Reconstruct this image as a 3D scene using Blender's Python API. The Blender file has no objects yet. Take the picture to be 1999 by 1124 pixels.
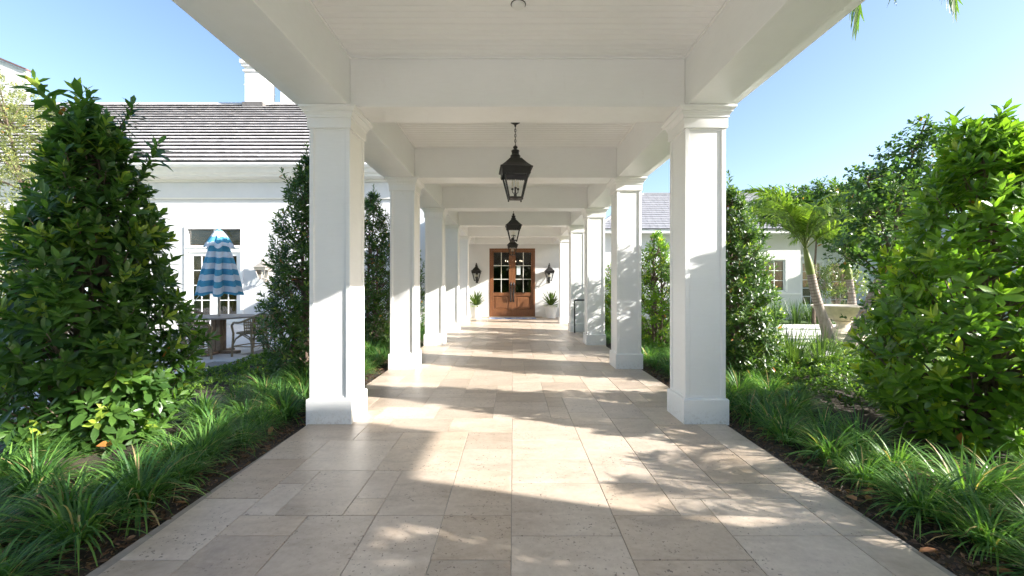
import bpy, bmesh, math, random
import numpy as np
from mathutils import Vector, Matrix
R = math.radians
PI = math.pi
scene = bpy.context.scene
COL = scene.collection

# ------------------------------------------------------------------ camera, sky, sun, exposure
EYE = 1.38
FPX = 815.0
cam = bpy.data.cameras.new('camera')
cam.sensor_width = 36.0
cam.lens = FPX / 1999.0 * 36.0
cam.shift_x = -1.5 / 1999.0
cam.shift_y = -5.0 / 1999.0
cam.clip_start = 0.05
cam.clip_end = 2000.0
camo = bpy.data.objects.new('camera', cam)
camo.location = (0, 0, EYE)
camo.rotation_euler = (R(90), 0, 0)
COL.objects.link(camo)
scene.camera = camo

SUNV = Vector((1.0, -0.287, 0.48)).normalized()       # towards the sun
SUN_EL = math.asin(SUNV.z)
SUN_AZ = math.atan2(SUNV.x, SUNV.y)                    # clockwise from +Y
world = bpy.data.worlds.new('World')
scene.world = world
world.use_nodes = True
wn = world.node_tree.nodes
wl = world.node_tree.links
wn.clear()
sky = wn.new('ShaderNodeTexSky')
sky.sky_type = 'NISHITA'
sky.sun_disc = False
sky.sun_elevation = SUN_EL
sky.sun_rotation = SUN_AZ
sky.altitude = 0
sky.air_density = 1.0
sky.dust_density = 1.2
sky.ozone_density = 1.6
bg = wn.new('ShaderNodeBackground')
bg.inputs['Strength'].default_value = 0.073
wo = wn.new('ShaderNodeOutputWorld')
wl.new(sky.outputs[0], bg.inputs[0])
wl.new(bg.outputs[0], wo.inputs[0])
sun = bpy.data.lights.new('sun', 'SUN')
sun.energy = 3.5
sun.angle = R(0.55)
sun.color = (1.0, 0.955, 0.895)
suno = bpy.data.objects.new('sun', sun)
suno.rotation_euler = SUNV.to_track_quat('Z', 'Y').to_euler()
suno.location = (20, -6, 12)
COL.objects.link(suno)
vs = scene.view_settings
vs.view_transform = 'Standard'
vs.look = 'None'
vs.gamma = 1.0
vs.exposure = 2.12
scene.cycles.use_adaptive_sampling = True
scene.cycles.adaptive_threshold = 0.03
scene.cycles.max_bounces = 7
scene.cycles.diffuse_bounces = 6
scene.cycles.transparent_max_bounces = 8


def at(px, py, d):
    """photo pixel at depth d -> world point"""
    return Vector(((px - 1001.0) / FPX * d, d, EYE + (557.0 - py) / FPX * d))


# ------------------------------------------------------------------ materials
MATS = {}


def newmat(name):
    m = bpy.data.materials.new(name)
    m.use_nodes = True
    nt = m.node_tree
    b = nt.nodes['Principled BSDF']
    MATS[name] = m
    return m, nt, b


def ramp(nt, fac, stops):
    r = nt.nodes.new('ShaderNodeValToRGB')
    el = r.color_ramp.elements
    while len(el) < len(stops):
        el.new(0.5)
    for e, (p, c) in zip(el, stops):
        e.position = p
        e.color = (*c, 1) if len(c) == 3 else c
    nt.links.new(fac, r.inputs[0])
    return r.outputs[0]


def noise(nt, vec, scale, detail=4, rough=0.55, dist=0.0):
    n = nt.nodes.new('ShaderNodeTexNoise')
    n.inputs['Scale'].default_value = scale
    n.inputs['Detail'].default_value = detail
    n.inputs['Roughness'].default_value = rough
    n.inputs['Distortion'].default_value = dist
    if vec is not None:
        nt.links.new(vec, n.inputs['Vector'])
    return n.outputs['Fac']


def geo_pos(nt, scale=None):
    g = nt.nodes.new('ShaderNodeNewGeometry')
    if scale is None:
        return g.outputs['Position']
    mp = nt.nodes.new('ShaderNodeMapping')
    mp.inputs['Scale'].default_value = scale
    nt.links.new(g.outputs['Position'], mp.inputs['Vector'])
    return mp.outputs[0]


def obj_pos(nt, scale=None):
    g = nt.nodes.new('ShaderNodeTexCoord')
    if scale is None:
        return g.outputs['Object']
    mp = nt.nodes.new('ShaderNodeMapping')
    mp.inputs['Scale'].default_value = scale
    nt.links.new(g.outputs['Object'], mp.inputs['Vector'])
    return mp.outputs[0]


def mixc(nt, fac, a, b, mode='MIX'):
    m = nt.nodes.new('ShaderNodeMix')
    m.data_type = 'RGBA'
    m.blend_type = mode
    for sock, v in ((m.inputs['Factor'], fac), (m.inputs['A'], a), (m.inputs['B'], b)):
        if isinstance(v, (int, float)):
            sock.default_value = v
        elif isinstance(v, tuple):
            sock.default_value = (*v, 1) if len(v) == 3 else v
        else:
            nt.links.new(v, sock)
    return m.outputs['Result']


def math_n(nt, op, a, b=None, clamp=False):
    m = nt.nodes.new('ShaderNodeMath')
    m.operation = op
    m.use_clamp = clamp
    for i, v in enumerate((a, b)):
        if v is None:
            continue
        if isinstance(v, (int, float)):
            m.inputs[i].default_value = v
        else:
            nt.links.new(v, m.inputs[i])
    return m.outputs[0]


def bump(nt, b, h, strength, dist=0.01):
    n = nt.nodes.new('ShaderNodeBump')
    n.inputs['Strength'].default_value = strength
    n.inputs['Distance'].default_value = dist
    nt.links.new(h, n.inputs['Height'])
    nt.links.new(n.outputs[0], b.inputs['Normal'])


def simple(name, col, rough=0.5, var=0.12, scale=6.0, metallic=0.0, bmp=0.0, spec=0.5, bscale=40.0):
    m, nt, b = newmat(name)
    p = geo_pos(nt)
    f = noise(nt, p, scale, 5, 0.6)
    lo = tuple(c * (1 - var) for c in col)
    hi = tuple(min(1.0, c * (1 + var)) for c in col)
    nt.links.new(ramp(nt, f, [(0.3, lo), (0.7, hi)]), b.inputs['Base Color'])
    b.inputs['Roughness'].default_value = rough
    b.inputs['Metallic'].default_value = metallic
    b.inputs['Specular IOR Level'].default_value = spec
    if bmp:
        bump(nt, b, noise(nt, p, bscale, 3, 0.6), bmp, 0.004)
    return m


# painted woodwork: slight dirt, brush relief
m, nt, b = newmat('white_paint')
p = geo_pos(nt)
f1 = noise(nt, p, 1.7, 5, 0.6)
f2 = noise(nt, geo_pos(nt, (3, 3, 22)), 3.0, 3, 0.6)
c = ramp(nt, f1, [(0.25, (0.83, 0.83, 0.82)), (0.7, (0.88, 0.88, 0.87))])
c = mixc(nt, 0.25, c, ramp(nt, f2, [(0.3, (0.80, 0.795, 0.775)), (0.7, (0.88, 0.88, 0.87))]))
sep = nt.nodes.new('ShaderNodeSeparateXYZ')
nt.links.new(geo_pos(nt), sep.inputs[0])
low = ramp(nt, sep.outputs['Z'], [(0.0, (1, 1, 1)), (0.16, (0, 0, 0))])
spl = ramp(nt, noise(nt, geo_pos(nt), 38, 4, 0.7), [(0.5, (0, 0, 0)), (0.68, (1, 1, 1))])
c = mixc(nt, math_n(nt, 'MULTIPLY', math_n(nt, 'MULTIPLY', low, spl), 0.5), c, (0.42, 0.36, 0.29))
scf = ramp(nt, noise(nt, geo_pos(nt, (2, 2, 0.7)), 7, 6, 0.7), [(0.60, (0, 0, 0)), (0.75, (1, 1, 1))])
c = mixc(nt, math_n(nt, 'MULTIPLY', scf, 0.12), c, (0.55, 0.52, 0.47))
nt.links.new(c, b.inputs['Base Color'])
b.inputs['Roughness'].default_value = 0.42
bump(nt, b, noise(nt, geo_pos(nt, (30, 30, 30)), 4.0, 3, 0.6), 0.06, 0.003)

simple('stucco', (0.69, 0.69, 0.69), 0.8, 0.03, 2.0, bmp=0.25, bscale=60)
simple('trim_cream', (0.78, 0.76, 0.70), 0.5, 0.03)
simple('black_metal', (0.018, 0.017, 0.016), 0.45, 0.35, 20, spec=0.5)
simple('weathered_iron', (0.05, 0.047, 0.042), 0.55, 0.4, 25)
simple('candle', (0.75, 0.70, 0.58), 0.5, 0.05)
simple('grout', (0.30, 0.27, 0.235), 0.9, 0.15, 20)
simple('soil', (0.055, 0.042, 0.032), 0.95, 0.4, 12, bmp=0.6)
simple('mulch_chip', (0.075, 0.046, 0.032), 0.9, 0.55, 35)
simple('dry_leaf', (0.25, 0.13, 0.07), 0.7, 0.4, 30)
simple('drive', (0.56, 0.51, 0.45), 0.8, 0.12, 3)
simple('terrace', (0.62, 0.60, 0.58), 0.6, 0.08, 4, bmp=0.1)
simple('slab', (0.62, 0.61, 0.57), 0.7, 0.08, 5, bmp=0.1)
simple('cast_stone', (0.68, 0.60, 0.48), 0.8, 0.14, 9, bmp=0.3)
simple('pot_white', (0.78, 0.78, 0.77), 0.35, 0.03)
simple('table_wood', (0.30, 0.20, 0.13), 0.6, 0.25, 14)
simple('table_top', (0.26, 0.23, 0.21), 0.55, 0.2, 10)
simple('aluminium', (0.55, 0.50, 0.44), 0.4, 0.1, 10, metallic=0.6)
simple('lawn', (0.07, 0.13, 0.025), 0.9, 0.4, 10, bmp=0.5)
simple('curtain', (0.50, 0.34, 0.20), 0.8, 0.4, 5)
simple('dark_room', (0.10, 0.08, 0.065), 0.9, 0.3, 2)
simple('interior_wall', (0.22, 0.19, 0.16), 0.9, 0.2, 2)
simple('brick_cap', (0.17, 0.10, 0.085), 0.85, 0.25, 12)
simple('flashing', (0.14, 0.13, 0.125), 0.7, 0.3, 20)
simple('paper', (0.55, 0.64, 0.66), 0.6, 0.04)
simple('detector', (0.78, 0.78, 0.76), 0.4, 0.02)
simple('slate_shade_blue', (0.06, 0.10, 0.30), 0.5, 0.3, 8)  # slate lying in shade; the bluish shade is put into the colour

# travertine paving, varied from tile to tile
m, nt, b = newmat('travertine')
oi = nt.nodes.new('ShaderNodeObjectInfo')
at_ = nt.nodes.new('ShaderNodeAttribute')
at_.attribute_name = 'tid'
rid = math_n(nt, 'FRACT', math_n(nt, 'ADD', oi.outputs['Random'], at_.outputs['Fac']))
wnz = nt.nodes.new('ShaderNodeTexWhiteNoise')
wnz.noise_dimensions = '1D'
nt.links.new(math_n(nt, 'MULTIPLY', rid, 917.3), wnz.inputs['W'])
pos = geo_pos(nt)
off = nt.nodes.new('ShaderNodeVectorMath')
off.operation = 'MULTIPLY_ADD'
nt.links.new(wnz.outputs['Color'], off.inputs[0])
off.inputs[1].default_value = (17, 17, 17)
nt.links.new(pos, off.inputs[2])
V = off.outputs[0]
mp = nt.nodes.new('ShaderNodeMapping')
mp.inputs['Scale'].default_value = (1.0, 2.6, 1)
nt.links.new(V, mp.inputs['Vector'])
cloud = noise(nt, mp.outputs[0], 2.4, 7, 0.62, 0.6)
fine = noise(nt, V, 26, 5, 0.65)
pit = noise(nt, V, 48, 3, 0.6)
pmask = noise(nt, V, 3.2, 3, 0.5)
base = ramp(nt, cloud, [(0.22, (0.29, 0.225, 0.17)), (0.46, (0.49, 0.41, 0.335)), (0.74, (0.64, 0.56, 0.475))])
base = mixc(nt, 0.35, base, ramp(nt, fine, [(0.3, (0.40, 0.32, 0.25)), (0.7, (0.66, 0.575, 0.485))]))
tone = ramp(nt, rid, [(0.0, (0.77, 0.735, 0.695)), (0.3, (0.96, 0.94, 0.915)), (0.65, (1.07, 1.06, 1.04)), (0.85, (0.98, 0.93, 0.86)), (1.0, (0.84, 0.80, 0.75))])
base = mixc(nt, 1.0, base, tone, 'MULTIPLY')
pits = math_n(nt, 'MULTIPLY', ramp(nt, pit, [(0.33, (1, 1, 1)), (0.385, (0, 0, 0))]), ramp(nt, pmask, [(0.42, (0, 0, 0)), (0.58, (1, 1, 1))]))
base = mixc(nt, pits, base, (0.16, 0.12, 0.095))
nt.links.new(base, b.inputs['Base Color'])
rr = ramp(nt, cloud, [(0.3, (0.30, 0.30, 0.30)), (0.7, (0.46, 0.46, 0.46))])
nt.links.new(rr, b.inputs['Roughness'])
b.inputs['Specular IOR Level'].default_value = 0.5
bump(nt, b, math_n(nt, 'SUBTRACT', math_n(nt, 'MULTIPLY', fine, 0.25), pits), 0.25, 0.003)

# roof tiles
for nm, c0, c1 in (('slate_pale', (0.46, 0.44, 0.44), (0.60, 0.575, 0.58)), ('slate_grey', (0.20, 0.20, 0.215), (0.32, 0.32, 0.335))):
    m, nt, b = newmat(nm)
    f = noise(nt, geo_pos(nt, (5.5, 1.2, 1.2)), 1.6, 4, 0.65)
    f2 = noise(nt, geo_pos(nt), 14, 4, 0.6)
    c = ramp(nt, f, [(0.3, c0), (0.7, c1)])
    c = mixc(nt, 0.35, c, ramp(nt, f2, [(0.3, c0), (0.7, c1)]))
    nt.links.new(c, b.inputs['Base Color'])
    b.inputs['Roughness'].default_value = 0.75
    bump(nt, b, f2, 0.3, 0.01)

# foliage: colour attribute carries the leaf's own colour
def leafmat(name, gain=1.0, rough=0.38, trans=0.28, spec=0.5, var=0.25):
    m, nt, b = newmat(name)
    a = nt.nodes.new('ShaderNodeAttribute')
    a.attribute_name = 'Col'
    oi = nt.nodes.new('ShaderNodeObjectInfo')
    f = noise(nt, geo_pos(nt), 9.0, 3, 0.6)
    k = ramp(nt, f, [(0.3, (gain * (1 - var),) * 3), (0.7, (gain * (1 + var),) * 3)])
    c = mixc(nt, 1.0, a.outputs['Color'], k, 'MULTIPLY')
    k2 = ramp(nt, oi.outputs['Random'], [(0, (0.88, 0.9, 0.9)), (1, (1.12, 1.08, 1.0))])
    c = mixc(nt, 1.0, c, k2, 'MULTIPLY')
    nt.links.new(c, b.inputs['Base Color'])
    b.inputs['Roughness'].default_value = rough
    b.inputs['Specular IOR Level'].default_value = spec
    t = nt.nodes.new('ShaderNodeBsdfTranslucent')
    tc = mixc(nt, 1.0, c, (1.7, 1.75, 0.7), 'MULTIPLY')
    nt.links.new(tc, t.inputs['Color'])
    mx = nt.nodes.new('ShaderNodeMixShader')
    mx.inputs[0].default_value = trans
    out = nt.nodes['Material Output']
    nt.links.new(b.outputs[0], mx.inputs[1])
    nt.links.new(t.outputs[0], mx.inputs[2])
    nt.links.new(mx.outputs[0], out.inputs['Surface'])
    return m


leafmat('leaf', 1.5, 0.30, 0.42)
leafmat('blade', 1.4, 0.43, 0.34)
leafmat('frond', 1.5, 0.42, 0.4)

m, nt, b = newmat('bark')
f = noise(nt, geo_pos(nt, (1, 1, 0.3)), 40, 4, 0.6)
nt.links.new(ramp(nt, f, [(0.3, (0.09, 0.062, 0.045)), (0.7, (0.21, 0.16, 0.12))]), b.inputs['Base Color'])
b.inputs['Roughness'].default_value = 0.9
bump(nt, b, f, 0.5, 0.006)
m, nt, b = newmat('palm_trunk')
f = noise(nt, geo_pos(nt, (1.2, 1.2, 0.25)), 24, 4, 0.65)
nt.links.new(ramp(nt, f, [(0.3, (0.24, 0.185, 0.155)), (0.7, (0.44, 0.375, 0.33))]), b.inputs['Base Color'])
b.inputs['Roughness'].default_value = 0.85
bump(nt, b, f, 0.4, 0.006)
simple('palm_ring', (0.17, 0.12, 0.10), 0.9, 0.25, 30)
simple('crownshaft', (0.17, 0.21, 0.045), 0.4, 0.25, 8)

# door wood
m, nt, b = newmat('mahogany')
p = geo_pos(nt, (9, 9, 0.7))
f = noise(nt, p, 5, 6, 0.62, 0.7)
nt.links.new(ramp(nt, f, [(0.25, (0.115, 0.042, 0.018)), (0.55, (0.20, 0.083, 0.034)), (0.8, (0.27, 0.125, 0.055))]), b.inputs['Base Color'])
b.inputs['Roughness'].default_value = 0.38
bump(nt, b, f, 0.12, 0.003)

# wicker: fine weave relief
m, nt, b = newmat('rattan')
f = noise(nt, geo_pos(nt), 60, 3, 0.6)
nt.links.new(ramp(nt, f, [(0.3, (0.19, 0.135, 0.075)), (0.7, (0.37, 0.28, 0.17))]), b.inputs['Base Color'])
b.inputs['Roughness'].default_value = 0.55

# striped parasol cloth (object Z bands)
m, nt, b = newmat('striped_cloth')
a = nt.nodes.new('ShaderNodeAttribute')
a.attribute_name = 'band'
st = math_n(nt, 'GREATER_THAN', math_n(nt, 'FRACT', a.outputs['Fac']), 0.5)
c = mixc(nt, st, (0.70, 0.75, 0.80), (0.085, 0.35, 0.52))
f = noise(nt, geo_pos(nt), 12, 4, 0.6)
c = mixc(nt, 0.35, c, mixc(nt, 1.0, c, ramp(nt, f, [(0.3, (0.7, 0.7, 0.7)), (0.7, (1.2, 1.2, 1.2))]), 'MULTIPLY'))
nt.links.new(c, b.inputs['Base Color'])
b.inputs['Roughness'].default_value = 0.85
t = nt.nodes.new('ShaderNodeBsdfTranslucent')
nt.links.new(c, t.inputs['Color'])
mx = nt.nodes.new('ShaderNodeMixShader')
mx.inputs[0].default_value = 0.25
nt.links.new(b.outputs[0], mx.inputs[1])
nt.links.new(t.outputs[0], mx.inputs[2])
nt.links.new(mx.outputs[0], nt.nodes['Material Output'].inputs['Surface'])

# doormat: blue and white print
m, nt, b = newmat('doormat')
p = geo_pos(nt, (1.0, 1.5, 1))
f = noise(nt, p, 2.6, 2, 0.4, 0.3)
nt.links.new(ramp(nt, f, [(0.40, (0.10, 0.17, 0.42)), (0.47, (0.20, 0.30, 0.55)), (0.52, (0.62, 0.66, 0.72)), (0.62, (0.16, 0.25, 0.5))]), b.inputs['Base Color'])
b.inputs['Roughness'].default_value = 0.95

# clear glass: fresnel reflection over a tinted see-through
def glassmat(name, tint, ior=1.5, rough=0.0):
    m = bpy.data.materials.new(name)
    m.use_nodes = True
    MATS[name] = m
    nt = m.node_tree
    nt.nodes.remove(nt.nodes['Principled BSDF'])
    tr = nt.nodes.new('ShaderNodeBsdfTransparent')
    tr.inputs[0].default_value = (*tint, 1)
    gl = nt.nodes.new('ShaderNodeBsdfGlossy')
    gl.inputs['Roughness'].default_value = rough
    fr = nt.nodes.new('ShaderNodeFresnel')
    fr.inputs[0].default_value = ior
    mx = nt.nodes.new('ShaderNodeMixShader')
    nt.links.new(fr.outputs[0], mx.inputs[0])
    nt.links.new(tr.outputs[0], mx.inputs[1])
    nt.links.new(gl.outputs[0], mx.inputs[2])
    nt.links.new(mx.outputs[0], nt.nodes['Material Output'].inputs['Surface'])


glassmat('window_glass', (0.62, 0.62, 0.60), 1.6, 0.01)
glassmat('lantern_glass', (0.93, 0.94, 0.93), 1.35, 0.02)

m, nt, b = newmat('lit_bulb')
b.inputs['Base Color'].default_value = (1, 0.9, 0.75, 1)
b.inputs['Emission Color'].default_value = (1, 0.85, 0.62, 1)
b.inputs['Emission Strength'].default_value = 2.5


# ------------------------------------------------------------------ mesh helpers
class MB:
    def __init__(s):
        s.v = []
        s.f = []

    def add(s, verts, faces):
        o = len(s.v)
        s.v.extend([tuple(v) for v in verts])
        s.f.extend([tuple(i + o for i in f) for f in faces])
        return s

    def box(s, x0, x1, y0, y1, z0, z1):
        v = [(x0, y0, z0), (x1, y0, z0), (x1, y1, z0), (x0, y1, z0), (x0, y0, z1), (x1, y0, z1), (x1, y1, z1), (x0, y1, z1)]
        return s.add(v, [(0, 3, 2, 1), (4, 5, 6, 7), (0, 1, 5, 4), (1, 2, 6, 5), (2, 3, 7, 6), (3, 0, 4, 7)])

    def cbox(s, x0, x1, y0, y1, z0, z1, c=0.004):
        """box whose edges are chamfered"""
        bm = bmesh.new()
        bmesh.ops.create_cube(bm, size=1.0)
        for v in bm.verts:
            v.co = Vector((x0 if v.co.x < 0 else x1, y0 if v.co.y < 0 else y1, z0 if v.co.z < 0 else z1))
        bmesh.ops.bevel(bm, geom=bm.edges[:], offset=c, segments=1, affect='EDGES')
        bm.verts.ensure_lookup_table()
        s.add([v.co[:] for v in bm.verts], [[v.index for v in f.verts] for f in bm.faces])
        bm.free()
        return s

    def rings(s, rings, cap0=True, cap1=True, closed=True):
        o = len(s.v)
        n = len(rings[0])
        for r in rings:
            s.v.extend([tuple(p) for p in r])
        for i in range(len(rings) - 1):
            a = o + i * n
            b_ = a + n
            for j in range(n if closed else n - 1):
                k = (j + 1) % n
                s.f.append((a + j, a + k, b_ + k, b_ + j))
        if cap0:
            s.f.append(tuple(o + j for j in reversed(range(n))))
        if cap1:
            e = o + (len(rings) - 1) * n
            s.f.append(tuple(e + j for j in range(n)))
        return s

    def sqloft(s, prof, cx=0, cy=0, cap0=True, cap1=True):
        return s.rings([[(cx - h, cy - h, z), (cx + h, cy - h, z), (cx + h, cy + h, z), (cx - h, cy + h, z)] for h, z in prof], cap0, cap1)

    def lathe(s, prof, n=24, cx=0, cy=0, cap0=True, cap1=True):
        return s.rings([[(cx + r * math.cos(2 * PI * j / n), cy + r * math.sin(2 * PI * j / n), z) for j in range(n)] for r, z in prof], cap0, cap1)

    def tube(s, pts, rad, n=6, cap=True):
        pts = [Vector(p) for p in pts]
        if not hasattr(rad, '__len__'):
            rad = [rad] * len(pts)
        rings = []
        ref = None
        for i, p in enumerate(pts):
            d = (pts[min(i + 1, len(pts) - 1)] - pts[max(i - 1, 0)]).normalized()
            if ref is None:
                ref = Vector((0, 0, 1)) if abs(d.z) < 0.9 else Vector((1, 0, 0))
            u = d.cross(ref).normalized()
            w = u.cross(d).normalized()
            ref = w
            rings.append([p + (u * math.cos(2 * PI * j / n) + w * math.sin(2 * PI * j / n)) * rad[i] for j in range(n)])
        return s.rings(rings, cap, cap)

    def bar(s, a, b, r, n=6):
        return s.tube([a, b], r, n)

    def mesh(s, name, mat, smooth=False):
        me = bpy.data.meshes.new(name)
        me.from_pydata(s.v, [], s.f)
        me.update()
        if mat:
            me.materials.append(MATS[mat] if isinstance(mat, str) else mat)
        if smooth:
            me.polygons.foreach_set('use_smooth', [True] * len(me.polygons))
            try:
                me.set_sharp_from_angle(angle=R(40))
            except Exception:
                pass
        return me

    def build(s, name, mat, parent=None, smooth=False):
        """vertices are in world space when the parent chain has a location, see `origin`"""
        if parent is not None:
            o = origin(parent)
            if o.length > 0:
                s.v = [(x - o.x, y - o.y, z - o.z) for x, y, z in s.v]
        ob = bpy.data.objects.new(name, s.mesh(name, mat, smooth))
        COL.objects.link(ob)
        ob.parent = parent
        return ob


def origin(o):
    v = Vector((0, 0, 0))
    while o is not None:
        v += o.location
        o = o.parent
    return v


def tag(o, label=None, cat=None, group=None, kind=None):
    if label:
        o['label'] = label
    if cat:
        o['category'] = cat
    if group:
        o['group'] = group
    if kind:
        o['kind'] = kind
    return o


def thing(name, loc, label, cat, group=None):
    o = bpy.data.objects.new(name, None)
    o.empty_display_size = 0.1
    o.location = loc
    COL.objects.link(o)
    return tag(o, label, cat, group)


def link(name, me, parent=None, loc=(0, 0, 0), rot=None, scale=None):
    o = bpy.data.objects.new(name, me)
    o.location = loc
    if rot is not None:
        o.rotation_euler = rot
    if scale is not None:
        o.scale = scale
    COL.objects.link(o)
    o.parent = parent
    return o


def copy_tree(o, parent=None):
    c = o.copy()
    COL.objects.link(c)
    c.parent = parent
    for ch in list(o.children):
        copy_tree(ch, c)
    return c


def place(o, loc, rz=0.0, label=None, group=None, scale=None):
    o.location = loc
    o.rotation_euler = (0, 0, rz)
    if scale:
        o.scale = (scale,) * 3
    if label:
        o['label'] = label
    if group:
        o['group'] = group
    return o


ORD = ['first', 'second', 'third', 'fourth', 'fifth', 'sixth', 'seventh', 'eighth', 'ninth', 'tenth', 'eleventh', 'twelfth',
       'thirteenth', 'fourteenth', 'fifteenth', 'sixteenth', 'seventeenth', 'eighteenth', 'nineteenth', 'twentieth',
       'twenty-first', 'twenty-second', 'twenty-third', 'twenty-fourth', 'twenty-fifth', 'twenty-sixth', 'twenty-seventh',
       'twenty-eighth', 'twenty-ninth', 'thirtieth', 'thirty-first', 'thirty-second']


def nrm(a):
    return a / np.maximum(np.linalg.norm(a, axis=-1, keepdims=True), 1e-9)


def fast_mesh(name, V, faces_by_n, C, mat):
    """V (n,3); faces_by_n: list of (m,k) int arrays; C (n,3) colours per vertex"""
    me = bpy.data.meshes.new(name)
    me.vertices.add(len(V))
    me.vertices.foreach_set('co', V.astype(np.float32).ravel())
    loops = np.concatenate([f.ravel() for f in faces_by_n]).astype(np.int32)
    tot = np.concatenate([np.full(len(f), f.shape[1]) for f in faces_by_n]).astype(np.int32)
    st = np.concatenate([[0], np.cumsum(tot)[:-1]]).astype(np.int32)
    me.loops.add(len(loops))
    me.loops.foreach_set('vertex_index', loops)
    me.polygons.add(len(tot))
    me.polygons.foreach_set('loop_start', st)
    me.polygons.foreach_set('loop_total', tot)
    me.update(calc_edges=True)
    me.validate()
    ca = me.color_attributes.new('Col', 'FLOAT_COLOR', 'POINT')
    ca.data.foreach_set('color', np.concatenate([C, np.ones((len(C), 1))], 1).astype(np.float32).ravel())
    me.materials.append(MATS[mat])
    return me


def leaves_mesh(name, O, D, N, L, W, C, mat='leaf', fold=0.25, droop=0.12, belly=0.55):
    """every leaf: two folded halves, eight vertices"""
    O, D, N = np.asarray(O), nrm(np.asarray(D)), np.asarray(N)
    N = nrm(N - D * (N * D).sum(1, keepdims=True))
    S = np.cross(D, N)
    L = np.asarray(L)[:, None]
    hw = np.asarray(W)[:, None] * 0.5

    def pt(t, s, up):
        return O + D * L * t + S * hw * s + N * (up * hw - droop * L * t * t)
    t1, t2 = belly - 0.27, belly + 0.1
    P = np.stack([pt(0, 0, 0), pt(t1, -0.8, fold), pt(t1, 0, 0), pt(t1, 0.8, fold),
                  pt(t2, -1.0, fold), pt(t2, 0, 0), pt(t2, 1.0, fold), pt(1, 0, 0)], 1)
    n = len(O)
    b_ = (np.arange(n) * 8)[:, None]
    tri = np.concatenate([b_ + np.array([q]) for q in ([0, 1, 2], [0, 2, 3], [4, 7, 5], [5, 7, 6])])
    quad = np.concatenate([b_ + np.array([q]) for q in ([1, 4, 5, 2], [2, 5, 6, 3])])
    return fast_mesh(name, P.reshape(-1, 3), [tri, quad], np.repeat(np.asarray(C), 8, 0), mat)


def blades_mesh(name, O, D, L, W, bend, C, mat='blade', seg=5, tipfall=1.0):
    """strap leaves that arch over: O base, D start direction, bend = how far it falls"""
    O, D = np.asarray(O), nrm(np.asarray(D))
    L = np.asarray(L)
    n = len(O)
    H = D.copy()
    H[:, 2] = 0
    H = nrm(H + 1e-6)
    S = np.stack([-H[:, 1], H[:, 0], np.zeros(n)], 1)
    el0 = np.arcsin(np.clip(D[:, 2], -1, 1))
    P = O.copy()
    out = []
    wid = [0.75, 1.0, 0.95, 0.75, 0.5, 0.06] if seg == 5 else list(np.interp(np.linspace(0, 1, seg + 1), [0, .2, .6, .85, 1], [.75, 1, .85, .5, .06]))
    for i in range(seg + 1):
        w = (np.asarray(W) * 0.5 * wid[i])[:, None]
        out.append(P - S * w)
        out.append(P + S * w)
        el = el0 - np.asarray(bend) * ((i + 0.5) / seg) ** 1.3
        st = H * np.cos(el)[:, None] + np.array([0, 0, 1.0]) * np.sin(el)[:, None]
        P = P + st * (L / seg)[:, None]
    A = np.stack(out, 1)
    k = 2 * (seg + 1)
    b_ = (np.arange(n) * k)[:, None]
    quads = np.concatenate([b_ + np.array([[2 * i, 2 * i + 1, 2 * i + 3, 2 * i + 2]]) for i in range(seg)])
    return fast_mesh(name, A.reshape(-1, 3), [quads], np.repeat(np.asarray(C), k, 0), mat)


def frame_of(A):
    ref = np.where(np.abs(A[:, 2:3]) < 0.9, np.array([[0, 0, 1.0]]), np.array([[1.0, 0, 0]]))
    U = nrm(np.cross(A, ref))
    return U, np.cross(A, U)


def rosettes(rng, P, A, nl, leaf, wide, dark, mid, young, py=0.10, spread=(25, 88), step=0.012):
    """whorls of leaves at points P round axes A -> leaf arrays"""
    A = nrm(A)
    U, Vv = frame_of(A)
    Os, Ds, Ns, Ls, Ws, Cs = [], [], [], [], [], []
    n = len(P)
    ph0 = rng.uniform(0, 2 * PI, n)
    tint = rng.uniform(0, 1, n)
    isy = rng.uniform(0, 1, n) < py
    for k in range(nl):
        ph = ph0 + k * 2.39996 + rng.normal(0, 0.2, n)
        q = (k + 0.5) / nl
        el = np.radians(spread[0] + (spread[1] - spread[0]) * q + rng.normal(0, 9, n))
        rad = U * np.cos(ph)[:, None] + Vv * np.sin(ph)[:, None]
        Ds.append(A * np.cos(el)[:, None] + rad * np.sin(el)[:, None])
        Ns.append(A * np.sin(el)[:, None] - rad * np.cos(el)[:, None])
        Os.append(P - A * (k * step))
        l = leaf * rng.uniform(0.7, 1.15, n) * (0.7 + 0.35 * min(1, q * 2))
        Ls.append(l)
        Ws.append(l * wide * rng.uniform(0.85, 1.15, n))
        t = np.clip(tint * 0.6 + rng.uniform(0, 0.5, n) - 0.25 * q, 0, 1)[:, None]
        c = np.array(dark) * (1 - t) + np.array(mid) * t
        if q < 0.45:
            yy = (isy * rng.uniform(0.4, 1.0, n))[:, None]
            c = c * (1 - yy) + np.array(young) * yy
        od = (rng.uniform(0, 1, n) < 0.006)[:, None]
        c = np.where(od, np.array([[0.30, 0.13, 0.04]]), c)
        Cs.append(c)
    return [np.concatenate(x) for x in (Os, Ds, Ns, Ls, Ws, Cs)]

# ------------------------------------------------------------------ ground, beds, paving
WALL_Y = 18.1                       # entrance wall
XL, XR = -2.04, 2.12                # paving edges
CX = 0.047                          # middle of the colonnade
COLS = [0.80, 4.15, 6.89, 9.63, 12.37, 15.11]        # depth of the column fronts
rng0 = np.random.default_rng(7)

tag(MB().add([(-400, -400, -0.06), (400, -400, -0.06), (400, 600, -0.06), (-400, 600, -0.06)], [(0, 1, 2, 3)]).build('ground', 'lawn'), kind='structure')
tag(MB().box(-14, 14, -30, -0.6, -0.055, -0.006).build('driveway', 'drive'), kind='structure')


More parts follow.
